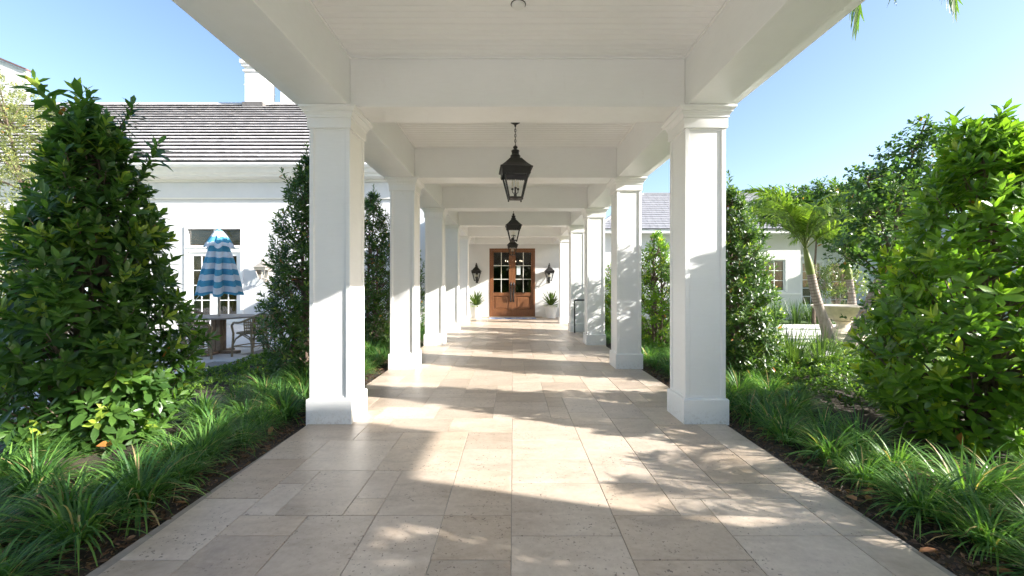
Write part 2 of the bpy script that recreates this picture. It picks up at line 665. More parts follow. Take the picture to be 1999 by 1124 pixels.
def bed(name, x0, x1, y0, y1, seed):
    nx, ny = int((x1 - x0) / 0.09), int((y1 - y0) / 0.09)
    r = np.random.default_rng(seed)
    h = r.normal(0, 1, (ny + 1, nx + 1))
    for _ in range(2):
        h = (h + np.roll(h, 1, 0) + np.roll(h, 1, 1) + np.roll(h, -1, 0) + np.roll(h, -1, 1)) / 5
    m_ = MB()
    for j in range(ny + 1):
        for i in range(nx + 1):
            m_.v.append((x0 + (x1 - x0) * i / nx, y0 + (y1 - y0) * j / ny, -0.03 + 0.028 * float(h[j, i])))
    for j in range(ny):
        for i in range(nx):
            a = j * (nx + 1) + i
            m_.f.append((a, a + 1, a + nx + 2, a + nx + 1))
    return tag(m_.build(name, 'soil', smooth=True), kind='structure')


bed('planting_bed_left', -4.9, XL + 0.03, 0.5, 14.7, 1)
bed('planting_bed_right', XR - 0.03, 5.6, 0.5, 17.65, 2)


def mulch(name, x0, x1, y0, y1, n, seed, label):
    r = np.random.default_rng(seed)
    O = np.stack([r.uniform(x0, x1, n), y0 + (y1 - y0) * r.uniform(0, 1, n) ** 1.5, r.uniform(-0.025, 0.005, n)], 1)
    ph = r.uniform(0, 2 * PI, n)
    D = np.stack([np.cos(ph), np.sin(ph), r.normal(0.1, 0.25, n)], 1)
    N = np.stack([r.normal(0, 0.35, n), r.normal(0, 0.35, n), np.ones(n)], 1)
    L = r.uniform(0.012, 0.05, n)
    k = r.uniform(0.3, 1.7, n)[:, None]
    C = np.array([[0.085, 0.05, 0.034]]) * k
    me = leaves_mesh(name, O, D, N, L, L * r.uniform(0.25, 0.6, n), C, 'blade', 0.5, 0.0)
    return tag(link(name, me), label, 'mulch', kind='stuff')


mulch('bark_mulch', -3.0, XL - 0.005, 1.2, 8.0, 9000, 3, 'dark bark mulch along the left edge of the paving')
mulch('bark_mulch', XR + 0.005, 3.1, 1.2, 8.0, 9000, 4, 'dark bark mulch along the right edge of the paving')

# walkway: grout slab with single travertine tiles laid in a modular pattern
walk = tag(MB().box(XL, XR, -0.6, WALL_Y - 0.02, -0.09, -0.006).build('walkway', 'grout'), kind='structure')


def edge_x(x, y):
    t = max(0.0, min(1.0, (4.15 - y) / 2.2))
    return max(XL + 0.066 * t, min(XR - 0.045 * t, x))


U8 = 0.2032
NXU, NYU = 21, 88
occ = np.zeros((NYU, NXU), bool)
rt = random.Random(11)
tiles = []
for j in range(NYU):
    i = 0
    while i < NXU:
        if occ[j, i]:
            i += 1
            continue
        opts = [(3, 2, 6), (2, 3, 3), (2, 2, 3), (3, 3, 2.2), (1, 2, 0.7), (2, 1, 0.9), (1, 1, 0.25), (3, 1, 0.1)]
        ok = []
        for w, h, p_ in opts:
            if i + w <= NXU and j + h <= NYU and not occ[j:j + h, i:i + w].any():
                # avoid leaving one-unit slivers to the right
                rem = 0
                k = i + w
                while k < NXU and not occ[j, k]:
                    rem += 1
                    k += 1
                ok.append((w, h, p_ * (0.15 if rem == 1 else 1.0)))
        w, h, _ = rt.choices(ok, [o[2] for o in ok])[0]
        occ[j:j + h, i:i + w] = True
        tiles.append((i, j, w, h))
        i += w
Y_OFF = 0.27


def tile_geom(x0, x1, y0, y1):
    g, c, z0 = 0.0016, 0.003, -0.02
    x0 += g
    x1 -= g
    y0 += g
    y1 -= g
    q = [(x0, y0), (x1, y0), (x1, y1), (x0, y1)]
    q = [(edge_x(a, b_), b_) for a, b_ in q]
    cxm = sum(a for a, _ in q) / 4
    cym = sum(b_ for _, b_ in q) / 4
    low = [(a, b_, z0) for a, b_ in q]
    mid = [(a, b_, -c * 0.6) for a, b_ in q]
    top = [(a + (c if a < cxm else -c), b_ + (c if b_ < cym else -c), 0.0) for a, b_ in q]
    f = [(8, 9, 10, 11)]
    for k in range(4):
        n_ = (k + 1) % 4
        f += [(k, n_, 4 + n_, 4 + k), (4 + k, 4 + n_, 8 + n_, 8 + k)]
    return low + mid + top, f


cells = []
for (i, j, w, h) in tiles:
    x0, x1 = XL + i * U8, XL + (i + w) * U8
    y0, y1 = Y_OFF + j * U8, Y_OFF + (j + h) * U8
    x1 = min(x1, XR)
    y1 = min(y1, WALL_Y - 0.03)
    if y1 - y0 < 0.03 or x1 - x0 < 0.03:
        continue
    cells.append((y0, x0, x1, y1))
cells.sort()
vis = [c_ for c_ in cells if c_[3] > 1.75]
single = set(vis[:296])
rest = MB()
tids = []
for c_ in cells:
    y0, x0, x1, y1 = c_
    v, f = tile_geom(x0, x1, y0, y1)
    dz = rt.uniform(-0.0006, 0.0006)
    v = [(a, b_, z + dz) for a, b_, z in v]
    if c_ in single:
        MB().add(v, f).build('paving_tile', 'travertine', walk)
    else:
        rest.add(v, f)
        tids += [rt.random()] * len(v)
ro = rest.build('paving_tile', 'travertine', walk)
ro['kind'] = 'stuff'
a_ = ro.data.attributes.new('tid', 'FLOAT', 'POINT')
a_.data.foreach_set('value', tids)

# terrace on the left, stepping slabs and lawn on the right
ter = tag(MB().box(-19, -4.95, 2.0, 14.75, -0.09, -0.012).build('terrace', 'grout'), kind='structure')
sl = MB().cbox(0.002, 0.998, 0.002, 0.698, -0.02, 0.0, 0.003).mesh('terrace_slab', 'terrace')
for j in range(18):
    for i in range(15):
        x = -5.95 - i - (0.5 if j % 2 else 0)
        y = 2.02 + j * 0.7
        if y < 14.2 and x > -19:
            link('terrace_slab', sl, ter, (x, y, 0.0))

lawn = tag(MB().box(5.55, 12.5, 7.2, 16.4, -0.09, -0.03).build('lawn', 'lawn'), kind='structure')
n = 26000
O = np.stack([rng0.uniform(5.6, 12.4, n), rng0.uniform(7.3, 15.4, n), np.full(n, -0.032)], 1)
D = np.stack([rng0.normal(0, 0.5, n), rng0.normal(0, 0.5, n), np.ones(n)], 1)
g = rng0.uniform(0, 1, n)[:, None]
C = np.array([0.06, 0.11, 0.02]) * (1 - g) + np.array([0.16, 0.22, 0.05]) * g
tag(link('grass', blades_mesh('grass', O, D, rng0.uniform(0.04, 0.08, n), np.full(n, 0.007), rng0.uniform(0.2, 0.9, n), C, seg=2)),
    'short bright green grass between the stepping slabs', 'grass', kind='stuff')
for k, (y0, y1, x0, x1, lab) in enumerate([
        (13.3, 14.7, 7.2, 12.0, 'pale stone stepping slab farthest from the camera, before the planting'),
        (11.5, 12.95, 6.4, 11.6, 'broad pale stone slab left of the fountain, middle of three'),
        (10.3, 11.15, 5.9, 8.4, 'narrow pale stone slab nearest the left palm trunk'),
        (8.2, 9.7, 5.7, 6.6, 'small pale stone slab behind the spiky strap plants')]):
    tag(MB().cbox(x0, x1, y0, y1, -0.08, 0.012, 0.008).build('stepping_slab', 'slab'), lab, 'slab', 'stepping slabs in the lawn')

# ------------------------------------------------------------------ columns
def column():
    t = thing('column', (0, 0, 0), 'x', 'column', 'white columns of the covered walkway')
    hb, hs = 0.226, 0.2035
    MB().sqloft([(hb, -0.02), (hb, 0.238), (hb - 0.006, 0.246), (hs + 0.004, 0.249)]).build('plinth', 'white_paint', t)
    c = hs - 0.013
    MB().sqloft([(c, 0.245), (c, 2.96)], cap0=False, cap1=False).build('shaft', 'white_paint', t)
    f = MB()
    sw, th = 0.042, 0.0
    # corner posts, proud of the recessed panel on each face, with a quirk bead beside them
    for sx in (-1, 1):
        for sy in (-1, 1):
            x0, x1 = sorted((sx * hs, sx * (hs - sw)))
            y0, y1 = sorted((sy * hs, sy * (hs - sw)))
            f.cbox(x0, x1, y0, y1, 0.2485, 2.952, 0.003)
    f.build('corner_board', 'white_paint', t)
    q = MB()
    e = c + 0.006
    for s_ in (-1, 1):
        for z0, z1 in ((0.2487, 0.272), (2.93, 2.9515)):
            q.box(-hs + sw, hs - sw, s_ * c if s_ > 0 else -e, e if s_ > 0 else -c, z0, z1)
            q.box(s_ * c if s_ > 0 else -e, e if s_ > 0 else -c, -hs + sw, hs - sw, z0, z1)
        for d_ in (-1, 1):
            x0, x1 = sorted((d_ * (hs - sw), d_ * (hs - sw - 0.008)))
            q.box(x0, x1, s_ * c if s_ > 0 else -e, e if s_ > 0 else -c, 0.272, 2.93)
            q.box(s_ * c if s_ > 0 else -e, e if s_ > 0 else -c, x0, x1, 0.272, 2.93)
    q.build('panel_bead', 'white_paint', t)
    MB().sqloft([(0.2, 2.9505), (0.2175, 2.951), (0.2185, 2.954), (0.2185, 3.05), (0.2215, 3.053), (0.2275, 3.056), (0.2275, 3.072), (0.231, 3.076),
                 (0.236, 3.088), (0.246, 3.101), (0.252, 3.104), (0.252, 3.118), (0.262, 3.122), (0.270, 3.134), (0.278, 3.138), (0.278, 3.163)]).build('capital', 'white_paint', t)
    return t


col0 = column()
side_x = {'left': -1.8305, 'right': 1.9265}
first = True
WH = ['beside the camera, out of the frame', 'nearest, beside the big glossy shrub', 'second from the camera', 'third from the camera', 'fourth from the camera', 'fifth from the camera, nearest the wooden door']
for k, y in enumerate(COLS):
    for s_ in ('left', 'right'):
        o = col0 if first else copy_tree(col0)
        first = False
        place(o, (side_x[s_], y + 0.226, 0), 0, f'white square column on the {s_} of the walkway, {WH[k]}')

# ------------------------------------------------------------------ canopy over the walkway
ZB, ZC = 3.1645, 3.658
can = thing('walkway_canopy', (CX, 9.0, ZB), 'white painted canopy with beams and boarded ceiling over the walkway', 'canopy')
L0, L1, R0, R1 = -2.034, -1.627, 1.723, 2.130
Y0C = -1.2
for x0, x1 in ((L0, L1), (R0, R1)):
    MB().cbox(x0, x1, Y0C, WALL_Y - 0.004, ZB, ZC + 0.06, 0.004).build('long_beam', 'white_paint', can)
for x0, x1 in ((-2.374, L0 - 0.001), (R1 + 0.001, 2.452)):
    MB().cbox(x0, x1, Y0C, 14.9 if x0 < 0 else WALL_Y - 0.005, 3.36, 3.60, 0.004).build('cornice', 'white_paint', can)
for y in COLS:
    MB().cbox(L1 + 0.001, R0 - 0.001, y + 0.0225, y + 0.4295, ZB + 0.001, ZC + 0.05, 0.004).build('cross_beam', 'white_paint', can)
MB().box(L1 + 0.001, R0 - 0.001, WALL_Y - 0.25, WALL_Y - 0.003, ZB + 0.002, ZC + 0.05).build('cross_beam', 'white_paint', can)
MB().box(-2.44, 2.52, Y0C, WALL_Y - 0.006, 3.72, 3.95).build('roof', 'slate_grey', can)
MB().box(L1, R0, Y0C, WALL_Y - 0.01, ZC + 0.016, ZC + 0.055).build('ceiling_backing', 'grout', can)
bw = 0.0765
bd = MB()
x0, x1, t_ = L1 + 0.004, R0 - 0.004, 0.0155
y0, y1 = 0.0007, bw - 0.0007
prof = [(y0, ZC + t_), (y0, ZC + 0.006), (y0 + 0.006, ZC), (y1 - 0.006, ZC), (y1, ZC + 0.006), (y1, ZC + t_)]
bd.rings([[(x0, a, z) for a, z in prof], [(x1, a, z) for a, z in prof]])
bmsh = bd.mesh('ceiling_board', 'white_paint')
ends = [Y0C] + COLS + [WALL_Y - 0.25]
co = origin(can)
for k in range(len(ends) - 1):
    ya = ends[k] + (0.43 if k > 0 else 0.0)
    yb = ends[k + 1] + (0.0225 if k < len(ends) - 2 else 0.0)
    nb = int((yb - ya) / bw)
    fy = (yb - ya) / (nb * bw)
    for q in range(nb):
        link('ceiling_board', bmsh, can, (-co.x, ya + q * bw * fy - co.y, -co.z), None, (1, fy, 1))
    tr = MB()
    e_ = 0.0015
    tr.box(L1 + e_, R0 - e_, yb - 0.018, yb - 0.0005, ZC - 0.016, ZC - 0.0005)
    tr.box(L1 + e_, R0 - e_, ya + 0.0005, ya + 0.018, ZC - 0.016, ZC - 0.0005)
    tr.box(L1 + 0.0005, L1 + 0.018, ya + 0.019, yb - 0.019, ZC - 0.016, ZC - 0.0005)
    tr.box(R0 - 0.018, R0 - 0.0005, ya + 0.019, yb - 0.019, ZC - 0.016, ZC - 0.0005)
    tr.build('ceiling_trim', 'white_paint', can)
for k in (2, 4):
    y = (COLS[k - 1] + COLS[k]) / 2 + 0.2
    MB().cbox(-0.24, 0.33, y - 0.2, y + 0.2, ZC - 0.012, ZC - 0.0006, 0.003).build('lantern_pad', 'white_paint', can)
sd = thing('smoke_detector', (0.045, 3.38, ZC - 0.001), 'small round white detector on the ceiling at the top of the frame', 'detector')
MB().lathe([(0.055, ZC - 0.0015), (0.055, ZC - 0.012), (0.046, ZC - 0.022), (0.02, ZC - 0.024)], 24, 0.045, 3.38).build('housing', 'detector', sd, True)
MB().lathe([(0.062, ZC - 0.0012), (0.062, ZC - 0.004), (0.0565, ZC - 0.005)], 24, 0.045, 3.38).build('rim', 'weathered_iron', sd, True)

# porte-cochere behind the camera on the right: its pillar and beam shade the foreground paving
pc = thing('porte_cochere', (6.2, -1.5, 0), 'white pillars and beam of the porte cochere outside the frame', 'porte cochere')
for y in (0.72, -2.6, -5.9):
    MB().sqloft([(0.24, 0), (0.24, 0.25), (0.215, 0.26), (0.215, 3.42)], 6.2, y).build('pillar', 'white_paint', pc)
MB().cbox(5.97, 6.43, -6.2, 1.9, 3.42, 3.98, 0.01).build('beam', 'white_paint', pc)
MB().box(5.85, 7.1, -6.3, 1.75, 3.99, 4.2).build('roof', 'slate_grey', pc)


# ------------------------------------------------------------------ buildings
def panes(parent, x0, x1, z0, z1, y, cols, rows, bar=0.022, mat='white_paint', depth=0.03, name='muntin'):
    """panes set into an opening plus the bars between them"""
    w = (x1 - x0 - bar * (cols - 1)) / cols
    h = (z1 - z0 - bar * (rows - 1)) / rows
    mb = MB()
    for c_ in range(1, cols):
        x = x0 + c_ * w + (c_ - 1) * bar
        mb.box(x, x + bar, y - depth / 2, y + depth / 2, z0, z1)
    for r_ in range(1, rows):
        z = z0 + r_ * h + (r_ - 1) * bar
        for c_ in range(cols):
            x = x0 + c_ * (w + bar)
            mb.box(x + 0.0005, x + w - 0.0005, y - depth / 2 + 0.001, y + depth / 2 - 0.001, z, z + bar)
    if mb.v:
        mb.build(name, mat, parent)
    for c_ in range(cols):
        for r_ in range(rows):
            xa = x0 + c_ * (w + bar)
            za = z0 + r_ * (h + bar)
            MB().box(xa - 0.003, xa + w + 0.003, y - 0.003, y + 0.003, za - 0.003, za + h + 0.003).build('pane', 'window_glass', parent)


def surround(mb, x0, x1, z0, z1, w, y0, y1, sill=True):
    mb.box(x0, x0 + w, y0, y1, z0, z1)
    mb.box(x1 - w, x1, y0, y1, z0, z1)
    mb.box(x0 + w, x1 - w, y0 + 0.001, y1 - 0.001, z1 - w, z1)
    if sill:
        mb.box(x0 + w, x1 - w, y0 + 0.001, y1 - 0.001, z0, z0 + w)


def courses(parent, xl0, xr0, y0, z0, xl1, xr1, y1, z1, n, thick, mat, name='tile_course', tw=0.30, seed=0):
    """roof slope as overlapping courses of single-width tiles; each course one part"""
    r = random.Random(seed)
    S = Vector((0, y1 - y0, z1 - z0))
    nn = Vector((0, -(z1 - z0), (y1 - y0))).normalized()
    for k in range(n):
        a, b_ = k / n, (k + 1.18) / n
        pa = Vector((0, y0, z0)) + S * a
        pb = Vector((0, y0, z0)) + S * min(b_, 1.0)
        xa, xb = xl0 + (xl1 - xl0) * a, xr0 + (xr1 - xr0) * a
        mb = MB()
        x = xa - (tw / 2 if k % 2 else 0)
        while x < xb:
            u0, u1 = max(x, xa), min(x + tw - 0.008, xb)
            if u1 - u0 > 0.02:
                j = r.uniform(-0.004, 0.004)
                th = thick * r.uniform(0.96, 1.03)
                o = S.normalized() * j
                p0 = pa + o
                sn = S.normalized()
                up = p0 + nn * th
                lip = p0 + nn * (th - min(0.035, thick * 0.6))
                bk = p0 + sn * min(0.3, thick * 3.0)
                t2 = pb + nn * 0.006
                mb.add([(u0, lip.y, lip.z), (u1, lip.y, lip.z), (u1, up.y, up.z), (u0, up.y, up.z), (u1, t2.y, t2.z), (u0, t2.y, t2.z), (u1, bk.y, bk.z), (u0, bk.y, bk.z)],
                       [(0, 1, 2, 3), (3, 2, 4, 5), (0, 7, 6, 1), (0, 3, 5, 7), (1, 6, 4, 2)])
            x += tw
        mb.build(name, mat, parent)


# --- left building with french door
WY = 14.8
lb = thing('left_building', (-11, WY, 0), 'white stucco house with pale tiled roof and french door behind the terrace', 'house')
fx0, fx1, fz1 = -11.62, -9.55, 3.47
w_ = MB()
EZ = 5.18
w_.box(-30, fx0, WY, WY + 0.3, -0.1, EZ).box(fx1, -2.75, WY, WY + 0.3, -0.1, EZ).box(fx0, fx1, WY + 0.0005, WY + 0.2995, fz1, EZ)
w_.build('wall', 'stucco', lb)
MB().box(-3.05, -2.755, WY + 0.31, WALL_Y + 0.25, -0.1, EZ).build('side_wall', 'stucco', lb)
MB().box(-30, -2.7, WY - 0.05, WY - 0.001, 4.48, 5.02).build('frieze', 'stucco', lb)
MB().box(-30, -2.68, WY - 0.075, WY - 0.001, 4.44, 4.479).build('frieze_bead', 'trim_cream', lb)
cor = MB()
prof = [(WY - 0.002, 5.02), (WY - 0.10, 5.03), (WY - 0.12, 5.10), (WY - 0.42, 5.14), (WY - 0.44, 5.20), (WY - 0.52, 5.27), (WY - 0.56, 5.38), (WY - 0.60, 5.40), (WY - 0.60, 5.47), (WY - 0.002, 5.47)]
cor.rings([[(x, a, z) for a, z in prof] for x in (-30, -2.5)])
cor.build('eave_cornice', 'trim_cream', lb)
g_ = MB()
prof = [(WY - 0.602, 5.41), (WY - 0.64, 5.42), (WY - 0.70, 5.48), (WY - 0.70, 5.545), (WY - 0.602, 5.545)]
g_.rings([[(x, a, z) for a, z in prof] for x in (-30, -2.45)])
g_.build('gutter', 'white_paint', lb)
RY0, RZ0, RY1, RZ1 = WY - 0.62, 5.55, 21.0, 1.38 + 353 / 815 * 21.0
courses(lb, -30, -2.3, RY0, RZ0, -30, -9.6, RY1, RZ1, 20, 0.115, 'slate_pale', seed=5)
MB().rings([[(x, RY1 + a, RZ1 + z) for a, z in ((-0.22, -0.1), (-0.12, 0.06), (0.12, 0.06), (0.22, -0.1))] for x in (-30, -9.6)]).build('ridge_cap', 'slate_pale', lb)
MB().add([(-30, RY0 + .1, RZ0 - 0.02), (-2.3, RY0 + .1, RZ0 - 0.02), (-9.6, RY1, RZ1 - 0.08), (-30, RY1, RZ1 - 0.08), (-2.3, 27, RZ0), (-30, 27, RZ0)],
         [(0, 1, 2, 3), (3, 2, 4, 5), (1, 4, 2)]).build('roof_deck', 'flashing', lb)


def chimney(px0, px1, pxs, ptop, d, label):
    x0, x1 = (px0 - 1001) / FPX * d, (px1 - 1001) / FPX * d
    zt = EYE + (557 - ptop) / FPX * d
    zb = EYE + (557 - 206) / FPX * d - 0.9
    dep = 1.1
    ch = thing('chimney', ((x0 + x1) / 2, d + dep / 2, zb), label, 'chimney', 'white chimneys on the left roof')
    MB().cbox(x0, x1, d, d + dep, zb, zt - 0.55, 0.02).build('stack', 'stucco', ch)
    zm = (zb + 0.9 + zt) / 2 - 0.1
    MB().box(x0 - 0.012, x1 + 0.012, d - 0.012, d + dep + 0.012, zm, zm + 0.05).build('panel_band', 'trim_cream', ch)
    cp = MB()
    for a, z0, z1 in ((0.06, zt - 0.549, zt - 0.45), (0.0, zt - 0.449, zt - 0.3), (0.1, zt - 0.299, zt - 0.18), (0.16, zt - 0.179, zt)):
        cp.cbox(x0 - a, x1 + a, d - a, d + dep + a, z0, z1, 0.01)
    cp.build('cap', 'stucco', ch)
    MB().box(x0 - 0.06, x1 + 0.06, d - 0.08, d + dep, zb + 0.5, zb + 1.06).build('flashing', 'flashing', ch)
    return ch


chimney(477, 512, 541, 118, 20.4, 'white panelled chimney on the left roof, left of the canopy edge')
chimney(547, 590, 600, 120, 21.2, 'white chimney half hidden by the canopy edge on the left roof')
# far wing at the left edge
fw = thing('far_wing', (-25.3, 24, 0), 'white gable wall with red-brown coping above the roof at the left edge', 'house')
x0, x1 = -33.0, (52 - 1001) / FPX * 24
zt1 = EYE + (557 - 138) / FPX * 24
MB().add([(x0, 24, 0), (x1, 24, 0), (x1, 24, zt1), (x0, 24, zt1 + 2.1), (x0, 24.2, 0), (x1, 24.2, 0), (x1, 24.2, zt1), (x0, 24.2, zt1 + 2.1)],
         [(0, 1, 2, 3), (1, 5, 6, 2), (5, 4, 7, 6), (4, 0, 3, 7), (3, 2, 6, 7)]).build('gable_wall', 'stucco', fw)
MB().add([(x0, 23.9, zt1 + 2.11), (x1 + 0.06, 23.9, zt1), (x1 + 0.06, 23.9, zt1 + 0.1), (x0, 23.9, zt1 + 2.22), (x0, 24.3, zt1 + 2.11), (x1 + 0.06, 24.3, zt1), (x1 + 0.06, 24.3, zt1 + 0.1), (x0, 24.3, zt1 + 2.22)],
         [(0, 1, 2, 3), (1, 5, 6, 2), (5, 4, 7, 6), (3, 2, 6, 7), (0, 4, 5, 1)]).build('coping', 'brick_cap', fw)

# french door with transom, 2 x 4 panes in each leaf
fr = MB()
surround(fr, fx0, fx1, 0.0, fz1, 0.09, WY - 0.03, WY + 0.16, False)
fr.box(fx0 + 0.09, fx1 - 0.09, WY - 0.02, WY + 0.15, 2.56, 2.80)
fr.box(fx0 + 0.09, fx1 - 0.09, WY - 0.05, WY - 0.021, 2.70, 2.75)
fr.box(fx0 + 0.02, fx1 - 0.02, WY - 0.06, WY + 0.16, -0.05, -0.0005)
fro = fr.build('door_frame', 'white_paint', lb)
tro = MB()
xm = (fx0 + fx1) / 2
tro.box(xm - 0.03, xm + 0.03, WY + 0.02, WY + 0.09, 2.801, 3.379)
to = tro.build('transom', 'white_paint', lb)
panes(to, fx0 + 0.13, xm - 0.05, 2.84, 3.345, WY + 0.07, 1, 1)
panes(to, xm + 0.05, fx1 - 0.13, 2.84, 3.345, WY + 0.07, 1, 1)
for s_ in (0, 1):
    x0 = fx0 + 0.0905 if s_ == 0 else xm + 0.002
    x1 = xm - 0.002 if s_ == 0 else fx1 - 0.0905
    lf = MB()
    lf.box(x0, x0 + 0.17, WY + 0.03, WY + 0.08, 0.01, 2.559).box(x1 - 0.17, x1, WY + 0.03, WY + 0.08, 0.01, 2.559)
    lf.box(x0 + 0.17, x1 - 0.17, WY + 0.031, WY + 0.079, 2.43, 2.559).box(x0 + 0.17, x1 - 0.17, WY + 0.031, WY + 0.079, 0.01, 0.34)
    lo = lf.build('door_leaf', 'white_paint', lb)
    panes(lo, x0 + 0.17, x1 - 0.17, 0.34, 2.43, WY + 0.055, 2, 4, 0.03)
    hx = x1 - 0.09 if s_ == 0 else x0 + 0.09
    MB().tube([(hx, WY + 0.03, 1.05), (hx, WY - 0.03, 1.05), (hx + (-0.1 if s_ == 0 else 0.1), WY - 0.03, 1.05)], 0.012).build('handle', 'black_metal', lo)
    for z in (0.5, 1.3, 2.2):
        hx = x0 - 0.012 if s_ == 0 else x1 + 0.012
        MB().bar((hx, WY + 0.02, z), (hx, WY + 0.02, z + 0.12), 0.014).build('hinge', 'black_metal', lo)
rm = MB()
rm.add([(fx0 - 1, WY + 0.31, -0.02), (fx1 + 1, WY + 0.31, -0.02), (fx1 + 1, WY + 3.4, -0.02), (fx0 - 1, WY + 3.4, -0.02), (fx0 - 1, WY + 0.31, 4), (fx1 + 1, WY + 0.31, 4), (fx1 + 1, WY + 3.4, 4), (fx0 - 1, WY + 3.4, 4)],
       [(0, 1, 2, 3), (4, 7, 6, 5), (3, 2, 6, 7), (0, 3, 7, 4), (1, 5, 6, 2)])
rm.build('room', 'interior_wall', lb)
cu = MB()
for x0, x1 in ((fx0 + 0.05, xm - 0.12), (xm + 0.12, fx1 - 0.05)):
    N_ = 40
    for z0, z1, am in ((0.0, 2.6, 0.05),):
        a = [(x0 + (x1 - x0) * i / N_, WY + 0.26 + am * math.sin(i * 1.3), z0) for i in range(N_ + 1)]
        b_ = [(x, y, z1) for x, y, _ in a]
        cu.rings([a, b_], False, False, False)
cu.build('curtain', 'curtain', lb)
sw_ = MB()
for i in range(7):
    z = 2.72 + i * 0.1
    sw_.rings([[(fx0 - 0.1 + (fx1 - fx0 + 0.2) * k / 24, WY + 0.22 + 0.03 * (i % 2), z + 0.12 * ((k / 12 - 1) ** 2) + dz) for k in range(25)] for dz in (0, 0.085)], False, False, False)
sw_.build('roman_blind', 'curtain', lb)

# --- entrance wall with the mahogany double door
eb = thing('entrance_building', (0, WALL_Y, 0), 'white entrance wall with double wooden door at the end of the walkway', 'house')
dx0, dx1, dz0, dz1 = -1.012, 0.968, 0.03, 2.985
MB().box(-2.74, dx0, WALL_Y, WALL_Y + 0.3, -0.1, 3.9).box(dx1, 3.755, WALL_Y, WALL_Y + 0.3, -0.1, 3.9).box(dx0, dx1, WALL_Y + 0.0005, WALL_Y + 0.2995, dz1, 3.9).build('wall', 'stucco', eb)
MB().cbox(dx0 - 0.3, dx1 + 0.3, WALL_Y - 0.22, WALL_Y + 0.29, -0.03, dz0, 0.006).build('threshold', 'travertine', eb)
df = MB()
surround(df, dx0 + 0.001, dx1 - 0.001, dz0 + 0.001, dz1 - 0.001, 0.075, WALL_Y - 0.012, WALL_Y + 0.16, False)
df.build('door_frame', 'mahogany', eb)
dm = (dx0 + dx1) / 2


def zpx(cy):
    return EYE - (440 + cy / 5.353 - 557) / FPX * 18.13


for s_ in (0, 1):
    x0 = dx0 + 0.0765 if s_ == 0 else dm + 0.002
    x1 = dm - 0.002 if s_ == 0 else dx1 - 0.0765
    yf, yb = WALL_Y + 0.03, WALL_Y + 0.085
    st = 0.10 if s_ == 0 else 0.14
    st2 = 0.14 if s_ == 0 else 0.10
    gz0, gz1 = zpx(700), zpx(281)
    pz0, pz1 = zpx(880), zpx(735)
    lf = MB()
    lf.box(x0, x0 + st, yf, yb, 0.04, 2.908).box(x1 - st2, x1, yf, yb, 0.04, 2.908)
    lf.box(x0 + st, x1 - st2, yf + 0.001, yb - 0.001, gz1, 2.908).box(x0 + st, x1 - st2, yf + 0.001, yb - 0.001, pz1, gz0).box(x0 + st, x1 - st2, yf + 0.001, yb - 0.001, 0.04, pz0)
    lo = lf.build('door_leaf', 'mahogany', eb)
    pn = MB()
    xa, xb = x0 + st, x1 - st2
    rg = []
    for ins, y in ((0.0, yf + 0.02), (0.012, yf + 0.012), (0.02, yf + 0.03), (0.06, yf + 0.03), (0.085, yf + 0.014)):
        rg.append([(xa + ins, y, pz0 + ins), (xb - ins, y, pz0 + ins), (xb - ins, y, pz1 - ins), (xa + ins, y, pz1 - ins)])
    pn.rings(rg, False, True)
    pn.build('panel', 'mahogany', lo)
    panes(lo, xa, xb, gz0, gz1, yf + 0.03, 2, 3, 0.024, 'trim_cream', 0.034)
    if s_ == 1:
        MB().box(xa + 0.05, xa + 0.215, yf + 0.017, yf + 0.0215, zpx(515), zpx(425)).build('notice', 'paper', lo)
    hx = x1 - 0.06 if s_ == 0 else x0 + 0.06
    h_ = MB()
    h_.box(hx - 0.03, hx + 0.03, yf - 0.014, yf - 0.001, zpx(800), zpx(640))
    h_.tube([(hx, yf - 0.01, zpx(785)), (hx, yf - 0.07, zpx(770)), (hx, yf - 0.085, zpx(720)), (hx, yf - 0.07, zpx(665)), (hx, yf - 0.01, zpx(652))], [0.012, 0.014, 0.017, 0.014, 0.012], 8)
    h_.lathe([(0.001, zpx(640)), (0.035, zpx(630)), (0.045, zpx(615)), (0.03, zpx(600)), (0.001, zpx(590))], 12, hx, yf - 0.05)
    h_.build('pull_handle', 'black_metal', lo, True)
rm = MB()
rm.add([(-2.6, WALL_Y + 0.31, 0.0), (2.6, WALL_Y + 0.31, 0.0), (2.6, WALL_Y + 6, 0.0), (-2.6, WALL_Y + 6, 0.0), (-2.6, WALL_Y + 0.31, 3.6), (2.6, WALL_Y + 0.31, 3.6), (2.6, WALL_Y + 6, 3.6), (-2.6, WALL_Y + 6, 3.6)],
       [(0, 1, 2, 3), (4, 7, 6, 5), (3, 2, 6, 7), (0, 3, 7, 4), (1, 5, 6, 2)])
rm.build('hall', 'interior_wall', eb)
chd = thing('chandelier', (0.05, WALL_Y + 2.6, 2.55), 'dark chandelier with small lit bulbs seen through the door glass', 'chandelier')
cb = MB()
cb.bar((0.05, WALL_Y + 2.6, 2.5), (0.05, WALL_Y + 2.6, 3.59), 0.015)
for i in range(6):
    a = i * PI / 3 + 0.3
    cb.tube([(0.05, WALL_Y + 2.6, 2.5), (0.05 + 0.2 * math.cos(a), WALL_Y + 2.6 + 0.2 * math.sin(a), 2.42), (0.05 + 0.42 * math.cos(a), WALL_Y + 2.6 + 0.42 * math.sin(a), 2.55)], 0.012)
cb.build('frame', 'black_metal', chd)
for i in range(6):
    a = i * PI / 3 + 0.3
    MB().lathe([(0.004, 2.551), (0.02, 2.58), (0.015, 2.61), (0.003, 2.63)], 8, 0.05 + 0.42 * math.cos(a), WALL_Y + 2.6 + 0.42 * math.sin(a)).build('bulb', 'lit_bulb', chd, True)
mat_ = thing('doormat', (-0.02, 17.5, 0), 'blue and white patterned doormat in front of the wooden door', 'mat')
